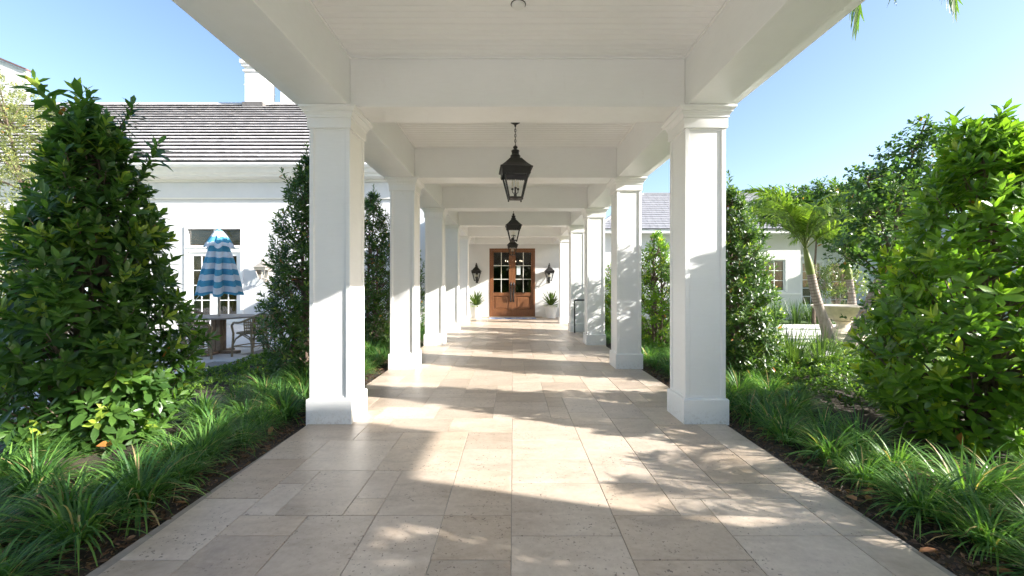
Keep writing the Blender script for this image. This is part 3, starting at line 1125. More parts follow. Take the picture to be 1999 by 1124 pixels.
MB().cbox(-1.0, 0.965, 17.16, 17.85, 0.001, 0.014, 0.004).build('mat', 'doormat', mat_)
gm = thing('floor_grille', (0.03, 16.35, 0), 'small dark floor grille set in the paving before the door', 'grille')
MB().box(-0.14, 0.25, 16.25, 16.4, 0.0012, 0.004).build('plate', 'weathered_iron', gm)

# --- right building
rb = thing('right_building', (9, 17.7, 0), 'white garden wing with grey hipped roof and white windows on the right', 'house')
YA, YB_ = 17.7, 19.2
XA = 12.2
wx0, wx1, wz0, wz1 = 9.9, 11.55, 1.12, 2.48
W = MB()
W.box(3.76, 4.05, YA + 0.3005, WALL_Y + 0.3, -0.1, 3.55)
W.box(3.75, wx0, YA, YA + 0.3, -0.1, 3.55).box(wx1, XA, YA, YA + 0.3, -0.1, 3.55).box(wx0, wx1, YA + 0.0005, YA + 0.2995, -0.1, wz0).box(wx0, wx1, YA + 0.0005, YA + 0.2995, wz1, 3.55)
W.box(XA - 0.3, XA - 0.0005, YA + 0.3005, YB_ + 0.3, -0.1, 3.55)
bx = [(13.28, 14.2, 0.45, 2.45), (14.6, 15.6, 0.25, 2.45), (17.8, 19.0, 0.5, 2.45)]
px_ = XA
for (a, b_, z0, z1) in bx:
    W.box(px_, a, YB_, YB_ + 0.3, -0.1, 3.55)
    W.box(a, b_, YB_ + 0.0005, YB_ + 0.2995, -0.1, z0).box(a, b_, YB_ + 0.0005, YB_ + 0.2995, z1, 3.55)
    px_ = b_
W.box(px_, 34, YB_, YB_ + 0.3, -0.1, 3.55)
W.build('wall', 'stucco', rb)
MB().box(3.75, XA + 0.04, YA - 0.05, YA - 0.001, 1.0, 1.06).build('sill_band', 'white_paint', rb)
MB().box(3.75, XA + 0.02, YA - 0.02, YA - 0.0012, -0.1, 0.999).build('dado', 'stucco', rb)
for (x0, x1, z0, z1, y, c_, r_) in [(wx0, wx1, wz0, wz1, YA, 4, 3)] + [(a, b_, z0, z1, YB_, 2, 5) for a, b_, z0, z1 in bx]:
    fm = MB()
    surround(fm, x0 - 0.08, x1 + 0.08, z0 - 0.0, z1 + 0.08, 0.08, y - 0.035, y - 0.001, False)
    surround(fm, x0 + 0.001, x1 - 0.001, z0 + 0.001, z1 - 0.001, 0.06, y + 0.02, y + 0.1)
    wo_ = fm.build('window', 'white_paint', rb)
    panes(wo_, x0 + 0.061, x1 - 0.061, z0 + 0.061, z1 - 0.061, y + 0.06, c_, r_, 0.028)
    MB().box(x0 - 0.1, x1 + 0.1, y + 0.5, y + 0.52, z0 - 0.3, z1 + 0.2).build('curtain', 'curtain', rb)
MB().box(3.6, XA + 0.02, YA - 0.45, YA + 0.1, 3.5505, 3.70).box(XA + 0.021, 34, YB_ - 0.45, YB_ + 0.1, 3.5505, 3.70).build('eave', 'white_paint', rb)
courses(rb, 3.4, 16, YA - 0.5, 3.71, 6.7, 16, 21.5, 1.38 + 178 / 815 * 21.5, 17, 0.03, 'slate_grey', tw=0.33, seed=9)
zr = 1.38 + 178 / 815 * 21.5
MB().tube([(3.4, YA - 0.5, 3.74), (6.7, 21.5, zr + 0.02), (16, 21.5, zr + 0.02)], 0.07, 6).build('ridge_cap', 'slate_grey', rb)
MB().add([(3.4, YA - 0.45, 3.69), (16, YA - 0.45, 3.69), (16, 21.52, zr - 0.04), (6.7, 21.52, zr - 0.04), (3.4, 26, 3.69), (16, 26, 3.69)], [(0, 1, 2, 3), (3, 2, 5, 4), (0, 3, 4)]).build('roof_deck', 'flashing', rb)
# slate roof peeping in at the right edge, the blue of its shade painted in
br = thing('slate_roofed_wing', (21, 16, 0), 'slate roof corner with its blue shade painted in, at the right edge above the shrub', 'house')
MB().box(18.6, 30, 15.4, 20, -0.1, 4.35).build('wall', 'stucco', br)
courses(br, 17.9, 30, 14.8, 4.3, 21.0, 30, 18.5, 6.6, 12, 0.045, 'slate_shade_blue', tw=0.33, seed=3)


# ------------------------------------------------------------------ lanterns
def lantern(name, label, group, metal='black_metal', hang=0.0, bracket=False):
    """z = 0 at the bottom of the glazed body"""
    t = thing(name, (0, 0, 0), label, 'lantern', group)
    tb, bb, zt = 0.178, 0.088, 0.385
    fr = MB()
    for sx in (-1, 1):
        for sy in (-1, 1):
            fr.tube([(sx * bb, sy * bb, -0.012), (sx * tb, sy * tb, zt)], [0.011, 0.013], 4)
            fr.lathe([(0.001, -0.035), (0.012, -0.027), (0.012, -0.018), (0.006, -0.012)], 6, sx * bb, sy * bb)
    for h, z in ((bb, 0.0), (tb, zt)):
        for s_ in (-1, 1):
            fr.bar((-h, s_ * h, z), (h, s_ * h, z), 0.012, 4)
            fr.bar((s_ * h, -h, z), (s_ * h, h, z), 0.012, 4)
    fr.lathe([(0.001, -0.02), (0.045, -0.012), (0.05, -0.002), (0.085, 0.0)], 12)
    fr.box(-bb, bb, -bb, bb, -0.008, 0.002)
    fr.build('frame', metal, t)
    for k in range(4):
        a = k * PI / 2
        c_, s_ = round(math.cos(a)), round(math.sin(a))
        def rot(x, y, z):
            return (x * c_ - y * s_, x * s_ + y * c_, z)
        g = 0.008
        MB().add([rot(-bb + g, -bb, 0.012), rot(bb - g, -bb, 0.012), rot(tb - g, -tb, zt - 0.01), rot(-tb + g, -tb, zt - 0.01)], [(0, 1, 2, 3)]).build('pane', 'lantern_glass', t)
    # scalloped valance under the eave
    v = MB()
    for k in range(4):
        a = k * PI / 2
        c_, s_ = round(math.cos(a)), round(math.sin(a))
        n = 13
        for i in range(n):
            x0, x1 = -0.192 + 0.384 * i / n, -0.192 + 0.384 * (i + 1) / n
            xm_ = (x0 + x1) / 2
            P = [(x0, -0.196, zt + 0.01), (x1, -0.196, zt + 0.01), (x1, -0.187, zt - 0.075), (xm_, -0.185, zt - 0.094), (x0, -0.187, zt - 0.075)]
            P = [(x * c_ - y * s_, x * s_ + y * c_, z) for x, y, z in P]
            v.add(P, [(0, 1, 2, 3, 4)])
    v.build('valance', metal, t)
    rf = MB()
    rf.sqloft([(0.19, zt + 0.005), (0.217, zt - 0.004), (0.219, zt + 0.012), (0.20, zt + 0.024), (0.15, zt + 0.072), (0.105, zt + 0.125), (0.078, zt + 0.158)])
    rf.build('roof', metal, t)
    ch = MB()
    b0 = zt + 0.155
    ch.lathe([(0.078, b0), (0.082, b0 + 0.006), (0.072, b0 + 0.018), (0.066, b0 + 0.035), (0.072, b0 + 0.045), (0.058, b0 + 0.062), (0.05, b0 + 0.068), (0.05, b0 + 0.108), (0.058, b0 + 0.113), (0.052, b0 + 0.125),
              (0.025, b0 + 0.137), (0.018, b0 + 0.145), (0.03, b0 + 0.158), (0.032, b0 + 0.17), (0.022, b0 + 0.184), (0.008, b0 + 0.192), (0.004, b0 + 0.215)], 14)
    ch.build('chimney_cap', metal, t, True)
    cd = MB()
    cd.lathe([(0.02, 0.002), (0.022, 0.06), (0.012, 0.065), (0.012, 0.13)], 8)
    for k in range(3):
        a = k * 2 * PI / 3 + 0.5
        x, y = 0.045 * math.cos(a), 0.045 * math.sin(a)
        cd.tube([(0, 0, 0.08), (x * 0.6, y * 0.6, 0.072), (x, y, 0.09), (x, y, 0.12)], 0.006, 5)
        cd.lathe([(0.006, 0.118), (0.017, 0.124), (0.017, 0.142), (0.012, 0.146)], 8, x, y)
    cd.build('candelabra', metal, t)
    for k in range(3):
        a = k * 2 * PI / 3 + 0.5
        x, y = 0.045 * math.cos(a), 0.045 * math.sin(a)
        MB().lathe([(0.009, 0.146), (0.009, 0.19), (0.013, 0.20), (0.013, 0.22), (0.002, 0.255)], 8, x, y).build('candle_bulb', 'candle', t, True)
    if hang:
        cn = MB()
        z = b0 + 0.20
        i = 0
        while z < hang - 0.06:
            pts = []
            for q in range(9):
                a = 2 * PI * q / 8
                u, w = 0.011 * math.cos(a), 0.024 * math.sin(a)
                pts.append((u, 0, z + 0.02 + w) if i % 2 else (0, u, z + 0.02 + w))
            cn.tube(pts, 0.0042, 4, False)
            z += 0.036
            i += 1
        cn.build('chain', metal, t)
        MB().lathe([(0.008, hang - 0.07), (0.012, hang - 0.045), (0.03, hang - 0.035), (0.066, hang - 0.012), (0.07, hang - 0.0015)], 18).build('ceiling_rose', metal, t, True)
    if bracket:
        bk = MB()
        bk.tube([(0, 0.0, -0.02), (0, 0.05, -0.07), (0, 0.14, -0.10), (0, 0.225, -0.06)], 0.012, 6)
        bk.tube([(0, 0.02, 0.5), (0, 0.14, 0.47), (0, 0.225, 0.42)], 0.010, 6)
        bk.box(-0.05, 0.05, 0.222, 0.238, -0.12, 0.50)
        bk.build('wall_bracket', metal, t)
    return t


ZL = 2.585
ln = lantern('hanging_lantern', 'x', 'black lanterns hanging from the canopy', hang=ZC - ZL - 0.012)
for k, (px, y, lab) in enumerate([(1006, 5.78, 'large black lantern hanging on a chain nearest the camera'),
                                  (1002.5, 11.2, 'black hanging lantern in the middle of the walkway'),
                                  (1000.5, 16.55, 'small far black hanging lantern in front of the wooden door')]):
    o = ln if k == 0 else copy_tree(ln)
    place(o, ((px - 1001) / FPX * y, y, ZL if k == 0 else ZL), R(5) if k == 0 else R(3), lab)
wl_ = lantern('wall_lantern', 'x', 'black wall lanterns beside the door', bracket=True)
place(wl_, (-1.555, WALL_Y - 0.24, 1.60), 0, 'black wall lantern left of the wooden door')
place(copy_tree(wl_), (1.568, WALL_Y - 0.24, 1.60), 0, 'black wall lantern right of the wooden door')
w2 = lantern('wall_lantern', 'pale grey wall lantern on the white house, right of the french door', None, metal='aluminium', bracket=True)
place(w2, ((513 - 1001) / FPX * 14.56, 14.56, 1.62))

# ------------------------------------------------------------------ pots with bromeliads
def potted(label, x, y, seed):
    t = thing('potted_plant', (x, y, 0.0), label, 'potted plant', 'potted plants beside the door')
    MB().lathe([(0.17, 0.0), (0.185, 0.004), (0.215, 0.15), (0.25, 0.33), (0.283, 0.50), (0.292, 0.53), (0.292, 0.552), (0.275, 0.556), (0.262, 0.52), (0.25, 0.50)], 32, x, y, True, False).build('pot', 'pot_white', t, True)
    MB().lathe([(0.262, 0.50), (0.15, 0.525), (0.001, 0.53)], 20, x, y, False, False).build('soil', 'soil', t)
    r = np.random.default_rng(seed)
    n = 46
    ph = np.arange(n) * 2.39996 + r.normal(0, .15, n)
    q = (np.arange(n) + .5) / n
    el = np.radians(88 - 75 * q ** 0.8 + r.normal(0, 5, n))
    D = np.stack([np.cos(ph) * np.cos(el), np.sin(ph) * np.cos(el), np.sin(el)], 1)
    O = np.array([[0, 0, 0.53]]) + D * 0.02
    k = r.uniform(0, 1, n)[:, None]
    C = np.array([0.035, 0.065, 0.02]) * (1 - k) + np.array([0.09, 0.13, 0.035]) * k
    me = blades_mesh('leaves', O, D, r.uniform(0.50, 0.74, n), np.full(n, 0.085), r.uniform(0.05, 0.55, n), C, 'blade', 6)
    link('leaves', me, t)
    n = 120
    ph = r.uniform(0, 2 * PI, n)
    rr = r.uniform(0.15, 0.27, n)
    O = np.stack([rr * np.cos(ph), rr * np.sin(ph), np.full(n, 0.53)], 1)
    D = np.stack([np.cos(ph), np.sin(ph), r.uniform(-0.2, 1.0, n)], 1)
    k = r.uniform(0, 1, n)[:, None]
    C = np.array([0.10, 0.17, 0.04]) * (1 - k) + np.array([0.30, 0.36, 0.18]) * k
    link('trailing_leaves', leaves_mesh('trailing_leaves', O, D, np.tile([[0, 0, 1.0]], (n, 1)) + D * .1, r.uniform(0.06, 0.13, n), r.uniform(0.03, 0.05, n), C, 'leaf', 0.2, 0.5), t)
    return t


potted('white pot with spiky bromeliad left of the wooden door', -1.545, 17.62, 21)
potted('white pot with spiky bromeliad right of the wooden door', 1.62, 17.62, 22)

# ------------------------------------------------------------------ handrail
hr = thing('handrail', (1.8, 12.15, 0), 'thin black metal handrail beside the fourth right column', 'handrail')
MB().bar((1.80, 12.15, 0.0), (1.80, 12.15, 0.945), 0.02, 8).build('post', 'black_metal', hr)
MB().bar((3.35, 12.15, -0.05), (3.35, 12.15, 0.71), 0.02, 8).build('post', 'black_metal', hr)
MB().tube([(1.80, 12.15, 0.955), (2.35, 12.15, 0.955), (3.6, 12.15, 0.66), (4.0, 12.15, 0.56)], 0.022, 8).build('rail', 'black_metal', hr)

# ------------------------------------------------------------------ terrace furniture
def parasol(label, x, y, seed, top=2.55, low=1.17, rmax=0.445):
    t = thing('parasol', (x, y, 0.0), label, 'parasol', 'closed striped parasols on the terrace')
    r = random.Random(seed)
    MB().lathe([(0.022, 0.0), (0.022, top - 0.02)], 12, x, y).build('pole', 'aluminium', t, True)
    MB().lathe([(0.012, top - 0.02), (0.026, top), (0.024, top + 0.03), (0.008, top + 0.05)], 10, x, y).build('finial', 'pot_white', t, True)
    NF, NA, NZ = 8, 96, 26
    ph = r.random() * 6
    def fold(name, z0, z1, r0, r1, deep, bands, b0, scal=0.0):
        rings, band = [], []
        for k in range(NZ + 1):
            q = k / NZ
            z = z0 + (z1 - z0) * q
            rb = r0 + (r1 - r0) * (q ** 0.8)
            ring = []
            for j in range(NA):
                a = 2 * PI * j / NA
                s = 0.5 + 0.5 * math.cos(NF * a + ph + 0.5 * math.sin(3 * q + a))
                s2 = 0.5 + 0.5 * math.cos(NF * 2 * a + 1.1 + 2 * q)
                rad = rb * (1 - deep * (1 - s) ** 1.5 * min(1, q * 2.2) - 0.08 * s2 * q) * (1 + 0.05 * math.sin(a + 1.3))
                zz = z + scal * (1 - s) * q + 0.02 * q * math.sin(3 * a + ph)
                ring.append((x + rad * math.cos(a), y + rad * math.sin(a), zz))
                band.append(b0 + bands * q)
            rings.append(ring)
        mb = MB().rings(rings, False, False)
        o = mb.build(name, 'striped_cloth', t, True)
        at2 = o.data.attributes.new('band', 'FLOAT', 'POINT')
        at2.data.foreach_set('value', band)
        return o
    fold('canopy', top - 0.28, low, 0.12, rmax, 0.42, 4.6, 0.1, 0.05)
    fold('vent_flap', top - 0.03, top - 0.42, 0.03, 0.29, 0.30, 1.5, 0.85, 0.06)
    MB().tube([(x - 0.12, y - 0.3, 1.25), (x - 0.3, y - 0.3, 1.02), (x - 0.55, y - 0.2, 0.86), (x - 0.7, y - 0.1, 0.78)], 0.006, 5).build('cord', 'trim_cream', t)
    return t


def table(label, x, y):
    t = thing('table', (x, y, 0), label, 'table', 'round tables on the terrace')
    MB().lathe([(0.05, 0.722), (0.63, 0.722), (0.66, 0.73), (0.66, 0.752), (0.65, 0.757), (0.03, 0.757)], 40, x, y).build('table_top', 'table_top', t)
    pd = MB()
    for sx in (-1, 1):
        for sy in (-1, 1):
            pd.cbox(x + sx * 0.05 - 0.045, x + sx * 0.05 + 0.045, y + sy * 0.05 - 0.045, y + sy * 0.05 + 0.045, 0.06, 0.7215, 0.006)
    pd.build('pedestal', 'table_wood', t)
    ft = MB()
    ft.cbox(x - 0.42, x + 0.42, y - 0.06, y + 0.06, 0.0, 0.058, 0.01)
    ft.cbox(x - 0.06, x + 0.06, y - 0.42, y - 0.061, 0.0, 0.057, 0.01)
    ft.cbox(x - 0.06, x + 0.06, y + 0.061, y + 0.42, 0.0, 0.057, 0.01)
    ft.build('foot', 'table_wood', t)
    return t


def chair():
    """faces -Y, origin on the ground under the seat"""
    t = thing('rattan_chair', (0, 0, 0), 'x', 'chair', 'rattan chairs on the terrace')
    MB().lathe([(0.02, 0.435), (0.225, 0.435), (0.245, 0.445), (0.245, 0.46), (0.225, 0.468), (0.02, 0.462)], 28).build('seat', 'rattan', t)
    for sx in (-1, 1):
        MB().tube([(sx * 0.235, -0.20, 0.0), (sx * 0.215, -0.185, 0.45), (sx * 0.24, -0.20, 0.60), (sx * 0.275, -0.12, 0.665)], 0.02, 8).build('leg', 'rattan', t, True)
        MB().tube([(sx * 0.20, 0.25, 0.0), (sx * 0.18, 0.19, 0.45), (sx * 0.19, 0.235, 0.70), (sx * 0.15, 0.262, 0.80)], 0.02, 8).build('leg', 'rattan', t, True)
    # hoop: top rail that runs down into the arms
    hp = []
    for i in range(25):
        a = -0.35 + (PI + 0.7) * i / 24
        ca, sa = math.cos(a), math.sin(a)
        up = max(0.0, sa)
        hp.append((0.285 * ca * (1 - 0.12 * up), 0.0 + 0.285 * sa if sa > 0 else 0.34 * sa, 0.665 + 0.16 * up ** 1.5))
    MB().tube(hp, 0.02, 8).build('arm_hoop', 'rattan', t, True)
    bk = MB()
    for i in range(21):
        a = 0.35 + (PI - 0.7) * i / 20
        ca, sa = math.cos(a), math.sin(a)
        zt = 0.665 + 0.16 * sa ** 1.5
        bk.tube([(0.235 * ca, 0.235 * sa, 0.465), (0.255 * ca, 0.265 * sa, 0.58), (0.285 * ca * (1 - 0.12 * sa), 0.283 * sa, zt)], 0.0115, 5)
    for z, k in ((0.50, 0.243), (0.56, 0.256), (0.62, 0.265), (0.67, 0.272)):
        bk.tube([(k * math.cos(0.35 + (PI - 0.7) * i / 16), k * 1.02 * math.sin(0.35 + (PI - 0.7) * i / 16), z) for i in range(17)], 0.0125, 5)
    bk.build('backrest', 'rattan', t)
    br = MB()
    pts = [(0.225, -0.19, 0.20), (0.19, 0.23, 0.20), (-0.19, 0.23, 0.20), (-0.225, -0.19, 0.20)]
    for i in range(4):
        a, b_ = Vector(pts[i]), Vector(pts[(i + 1) % 4])
        br.bar(a, b_, 0.0125, 5)
        m_ = (a + b_) / 2
        br.tube([a + Vector((0, 0, 0.02)), a.lerp(b_, 0.15) + Vector((0, 0, 0.14)), m_ + Vector((0, 0, 0.225)), a.lerp(b_, 0.85) + Vector((0, 0, 0.14)), b_ + Vector((0, 0, 0.02))], 0.0125, 5)
    br.build('stretcher', 'rattan', t)
    return t


TX, TY = (427 - 1001) / FPX * 8.5, 8.5
table('round wooden table under the closed blue striped parasol', TX, TY)
parasol('closed blue and white striped parasol in front of the french door', TX, TY, 4)
TX2, TY2 = -10.0, 9.2
table('round wooden table behind the big shrub at the left edge', TX2, TY2)
parasol('closed blue striped parasol mostly hidden behind the big left shrub', TX2 + 0.3, TY2, 9)
ch0 = chair()
spots = [(TX + 0.06, TY - 0.66, 40, 'rattan armchair at the near left of the round table, back to the camera'),
         (TX + 0.80, TY - 0.24, 168, 'rattan armchair right of the round table, turned towards it'),
         (TX + 0.55, TY + 0.78, 235, 'rattan armchair on the far right side of the round table'),
         (TX - 0.75, TY + 0.45, -30, 'rattan armchair on the far left side of the table behind the shrub')]
spots += [(-6.0, 10.9, 20, 'rattan armchair farther back, half hidden by the right terrace shrub'),
          (TX2 + 0.75, TY2 - 0.5, 140, 'rattan armchair right of the table behind the left shrub'),
          (TX2 - 0.7, TY2 - 0.5, 40, 'rattan armchair at the left edge of the photo')]
for k, (x, y, a, lab) in enumerate(spots):
    o = ch0 if k == 0 else copy_tree(ch0)
    ang = R(a + 90)          # a = the way it faces, counted from +X
    place(o, (x, y, 0), ang, lab)

# ------------------------------------------------------------------ fountain
FX, FY = 8.15, 10.3
ft = thing('fountain', (FX, FY, 0), 'cream stone bowl fountain on a pedestal behind the palms', 'fountain')
MB().lathe([(0.05, 0.50), (0.12, 0.50), (0.22, 0.53), (0.40, 0.62), (0.54, 0.74), (0.62, 0.84), (0.655, 0.858), (0.665, 0.875), (0.655, 0.89), (0.62, 0.885), (0.52, 0.80), (0.35, 0.72), (0.02, 0.70)], 48, FX, FY).build('bowl', 'cast_stone', ft, True)
MB().lathe([(0.33, 0.26), (0.30, 0.28), (0.22, 0.31), (0.15, 0.36), (0.13, 0.42), (0.15, 0.47), (0.19, 0.49), (0.19, 0.503)], 32, FX, FY).build('stem', 'cast_stone', ft, True)
MB().lathe([(0.52, -0.05), (0.52, 0.10), (0.50, 0.12), (0.42, 0.13), (0.41, 0.22), (0.39, 0.24), (0.33, 0.258)], 8, FX, FY).build('base', 'cast_stone', ft)


# ------------------------------------------------------------------ foliage
def noise_r(ph, t, seed):
    return (0.13 * np.sin(3 * ph + seed) + 0.10 * np.sin(5 * ph + 9 * t + 2.1 * seed) + 0.09 * np.sin(2 * ph - 14 * t + seed * 0.7) + 0.06 * np.sin(9 * ph + 23 * t))


ROS = {}


def rosette_mesh(k, leaf, pal, wide):
    key = (k, leaf, wide)
    if key not in ROS:
        r = np.random.default_rng(100 + k)
        a = rosettes(r, np.zeros((1, 3)), np.array([[0, 0, 1.0]]), 11, leaf, wide, *pal, py=1.0 if k % 6 == 0 else 0.0)
        ROS[key] = leaves_mesh('leaf_whorl', *a)
    return ROS[key]


def shrub(name, label, x, y, h, rad, n, leaf, pal, seed, wide=0.34, singles=0, group=None, tops=(), cone=False, z0=0.06, shape=0.75, nl=10, py=0.22, lean=(0, 0), trunks=3, rpow=2.0):
    t = thing(name, (x, y, 0), label, 'shrub', group)
    r = np.random.default_rng(seed)
    # heights weighted by the girth there
    m_ = n * 5
    tt = r.uniform(0, 1, m_)
    prof = np.interp(tt, [0, 0.12, 0.3, 0.5, 0.7, 0.85, 0.95, 1.0], [0.9, 0.98, 1.0, 0.92, 0.72, 0.48, 0.26, 0.10])
    if cone:
        prof = np.interp(tt, [0, 0.1, 0.25, 0.45, 0.65, 0.82, 0.93, 1.0], [0.70, 0.84, 1.0, 0.86, 0.63, 0.42, 0.28, 0.14])
    keep = r.uniform(0, 1, m_) < (prof * 0.9 + 0.12)
    ph = r.uniform(0, 2 * PI, m_)
    lump = np.sin(5 * ph + seed + 4 * np.sin(9 * tt)) * np.sin(17 * tt + 2 * seed) + 0.6 * np.sin(11 * ph - 27 * tt + seed)
    keep &= (lump > -0.35) | (r.uniform(0, 1, m_) < 0.22)
    tt, prof, ph = tt[keep][:n], prof[keep][:n], ph[keep][:n]
    n = len(tt)
    rr = rad * prof * (1 + 0.6 * noise_r(ph, tt, seed)) * (0.45 + 0.55 * r.uniform(0, 1, n) ** (1 / rpow))
    P = np.stack([rr * np.cos(ph) + lean[0] * tt * h, rr * np.sin(ph) + lean[1] * tt * h, z0 + tt * (h - z0 - 0.1)], 1)
    up = 0.55 + 0.9 * tt + r.normal(0, 0.25, n)
    A = np.stack([np.cos(ph), np.sin(ph), up], 1) + r.normal(0, 0.22, (n, 3))
    # leader shoots that stick out of the top
    for (sx, sy, sz, dx, dy, dz, ln_) in tops:
        q = np.arange(0, ln_, 0.105)
        P = np.concatenate([P, np.array([sx, sy, sz]) + np.outer(q, nrm(np.array([dx, dy, dz], float)))])
        A = np.concatenate([A, np.tile([[dx, dy, dz]], (len(q), 1)) + r.normal(0, 0.15, (len(q), 3))])
    dark, mid, young = pal
    if singles:
        cdir = np.array([-x, -y, EYE])
        cdir /= np.linalg.norm(cdir)
        score = (P - np.array([0, 0, 1.2])) @ cdir + r.uniform(0, 0.15, len(P))
        idx = np.argsort(-score)[:singles]
        mask = np.zeros(len(P), bool)
        mask[idx] = True
        for i in idx:
            me = rosette_mesh(int(r.integers(0, 6)), leaf, pal, wide)
            o = link('leaf_whorl', me, t, P[i], Vector(A[i]).to_track_quat('Z', 'Y').to_euler())
            o.scale = (float(r.uniform(0.85, 1.15)),) * 3
        Pm, Am = P[~mask], A[~mask]
    else:
        Pm, Am = P, A
    arr = rosettes(r, Pm, Am, nl, leaf, wide, dark, mid, young, py)
    o = link('crown', leaves_mesh('crown', *arr), t)
    o['kind'] = 'stuff'
    tk = MB()
    for k in range(trunks):
        a = k * 2.1 + seed
        top = (0.08 * math.cos(a) + lean[0] * h * 0.8, 0.08 * math.sin(a) + lean[1] * h * 0.8, h * (0.9 - 0.12 * k))
        tk.tube([(0.06 * math.cos(a), 0.06 * math.sin(a), -0.05), (0.12 * math.cos(a), 0.12 * math.sin(a), h * 0.3), (0.1 * math.cos(a + .6) + lean[0] * h * .5, 0.1 * math.sin(a + .6) + lean[1] * h * .5, h * 0.6), top], [0.035, 0.028, 0.018, 0.006], 6)
    for i in r.choice(len(P), min(len(P), 160), replace=False):
        p_ = P[i]
        zb = max(0.05, p_[2] - 0.25 - 0.5 * math.hypot(p_[0], p_[1]))
        k_ = zb / h
        a = (0.1 * math.cos(i) + lean[0] * zb, 0.1 * math.sin(i) + lean[1] * zb, zb)
        m2 = (p_[0] * 0.55, p_[1] * 0.55, zb + (p_[2] - zb) * 0.4)
        tk.tube([a, m2, p_ - nrm(A[i]) * 0.02], [0.013, 0.008, 0.004], 4, False)
    trunk = MB()
    trunk.v, trunk.f = tk.v, tk.f
    link('stems', trunk.mesh('stems', 'bark'), t)
    return t


PAL_D = ((0.026, 0.064, 0.018), (0.078, 0.155, 0.030), (0.23, 0.30, 0.045))
PAL_R = ((0.042, 0.100, 0.016), (0.135, 0.245, 0.026), (0.30, 0.36, 0.045))
PAL_M = ((0.028, 0.062, 0.020), (0.070, 0.125, 0.032), (0.16, 0.22, 0.05))
G_ = 'glossy shrubs along the walkway'
sL = -3.74
shrub('glossy_shrub', 'large glossy dark green shrub at the left, nearest the camera', sL, 3.75, 3.05, 0.76, 900, 0.142, PAL_D, 31, cone=True, singles=230, group=G_, py=0.12,
      tops=((-0.12, -0.10, 2.65, -0.6, 0, 1.0, 0.7), (-0.05, 0, 2.7, -0.15, 0.1, 1, 0.5), (0.15, 0.0, 2.5, 0.35, 0, 1, 0.6), (0.28, 0.1, 2.3, 0.5, 0, 1, 0.5), (-0.3, 0.0, 2.4, -0.5, 0.1, 1, 0.4), (0.05, -0.2, 2.6, 0.1, -0.1, 1, 0.5)), lean=(-0.02, 0))
shrub('glossy_shrub', 'tall dark shrub left of and behind the nearest left column', -3.10, 6.35, 3.45, 0.68, 1300, 0.095, PAL_M, 32, wide=0.28, group=G_,
      tops=((0.0, 0, 3.1, -0.1, 0, 1, 0.5), (-0.25, 0, 2.75, -0.4, 0, 1, 0.5), (0.2, 0, 2.9, 0.3, 0, 1, 0.5)))
shrub('glossy_shrub', 'dark shrub seen between the first and second left columns', -3.02, 9.0, 3.5, 0.70, 1200, 0.095, PAL_M, 33, wide=0.28, group=G_,
      tops=((0.0, 0, 3.1, 0.05, 0, 1, 0.5), (0.2, 0, 2.6, 0.3, 0, 1, 0.4)))
shrub('glossy_shrub', 'narrow dark shrub seen between the second and third left columns', -2.98, 11.8, 3.0, 0.65, 500, 0.10, PAL_M, 34, wide=0.3, group=G_)
shrub('glossy_shrub', 'large bright green glossy shrub at the right, nearest the camera', 4.18, 3.75, 2.95, 0.98, 950, 0.140, PAL_R, 35, cone=True, singles=230, group=G_, py=0.4,
      tops=((0.15, 0, 2.55, 0.2, 0, 1, 0.5), (0.30, 0.1, 2.35, 0.4, 0, 1, 0.6), (-0.05, 0.1, 2.5, -0.15, 0, 1, 0.5), (0.5, 0.1, 2.0, 0.5, 0, 1, 0.6), (-0.35, 0.0, 2.1, -0.35, 0, 1, 0.4)), lean=(0.03, 0))
shrub('glossy_shrub', 'dark upright shrub just right of the nearest right column', 3.28, 6.3, 2.95, 0.66, 1400, 0.095, PAL_M, 36, wide=0.3, group=G_,
      tops=((0.0, 0, 2.65, -0.05, 0, 1, 0.45), (0.15, 0, 2.4, 0.2, 0, 1, 0.4)))
shrub('glossy_shrub', 'green shrub seen between the first and second right columns', 3.1, 9.0, 2.65, 0.62, 700, 0.09, PAL_R, 37, wide=0.3, group=G_)
shrub('glossy_shrub', 'narrow shrub seen between the second and third right columns', 3.0, 11.8, 2.5, 0.6, 450, 0.10, PAL_R, 38, wide=0.3, group=G_)
shrub('glossy_shrub', 'glossy shrub beside the camera, outside the frame on the right', 3.62, 0.42, 2.8, 1.05, 1300, 0.13, PAL_R, 39, group=G_)


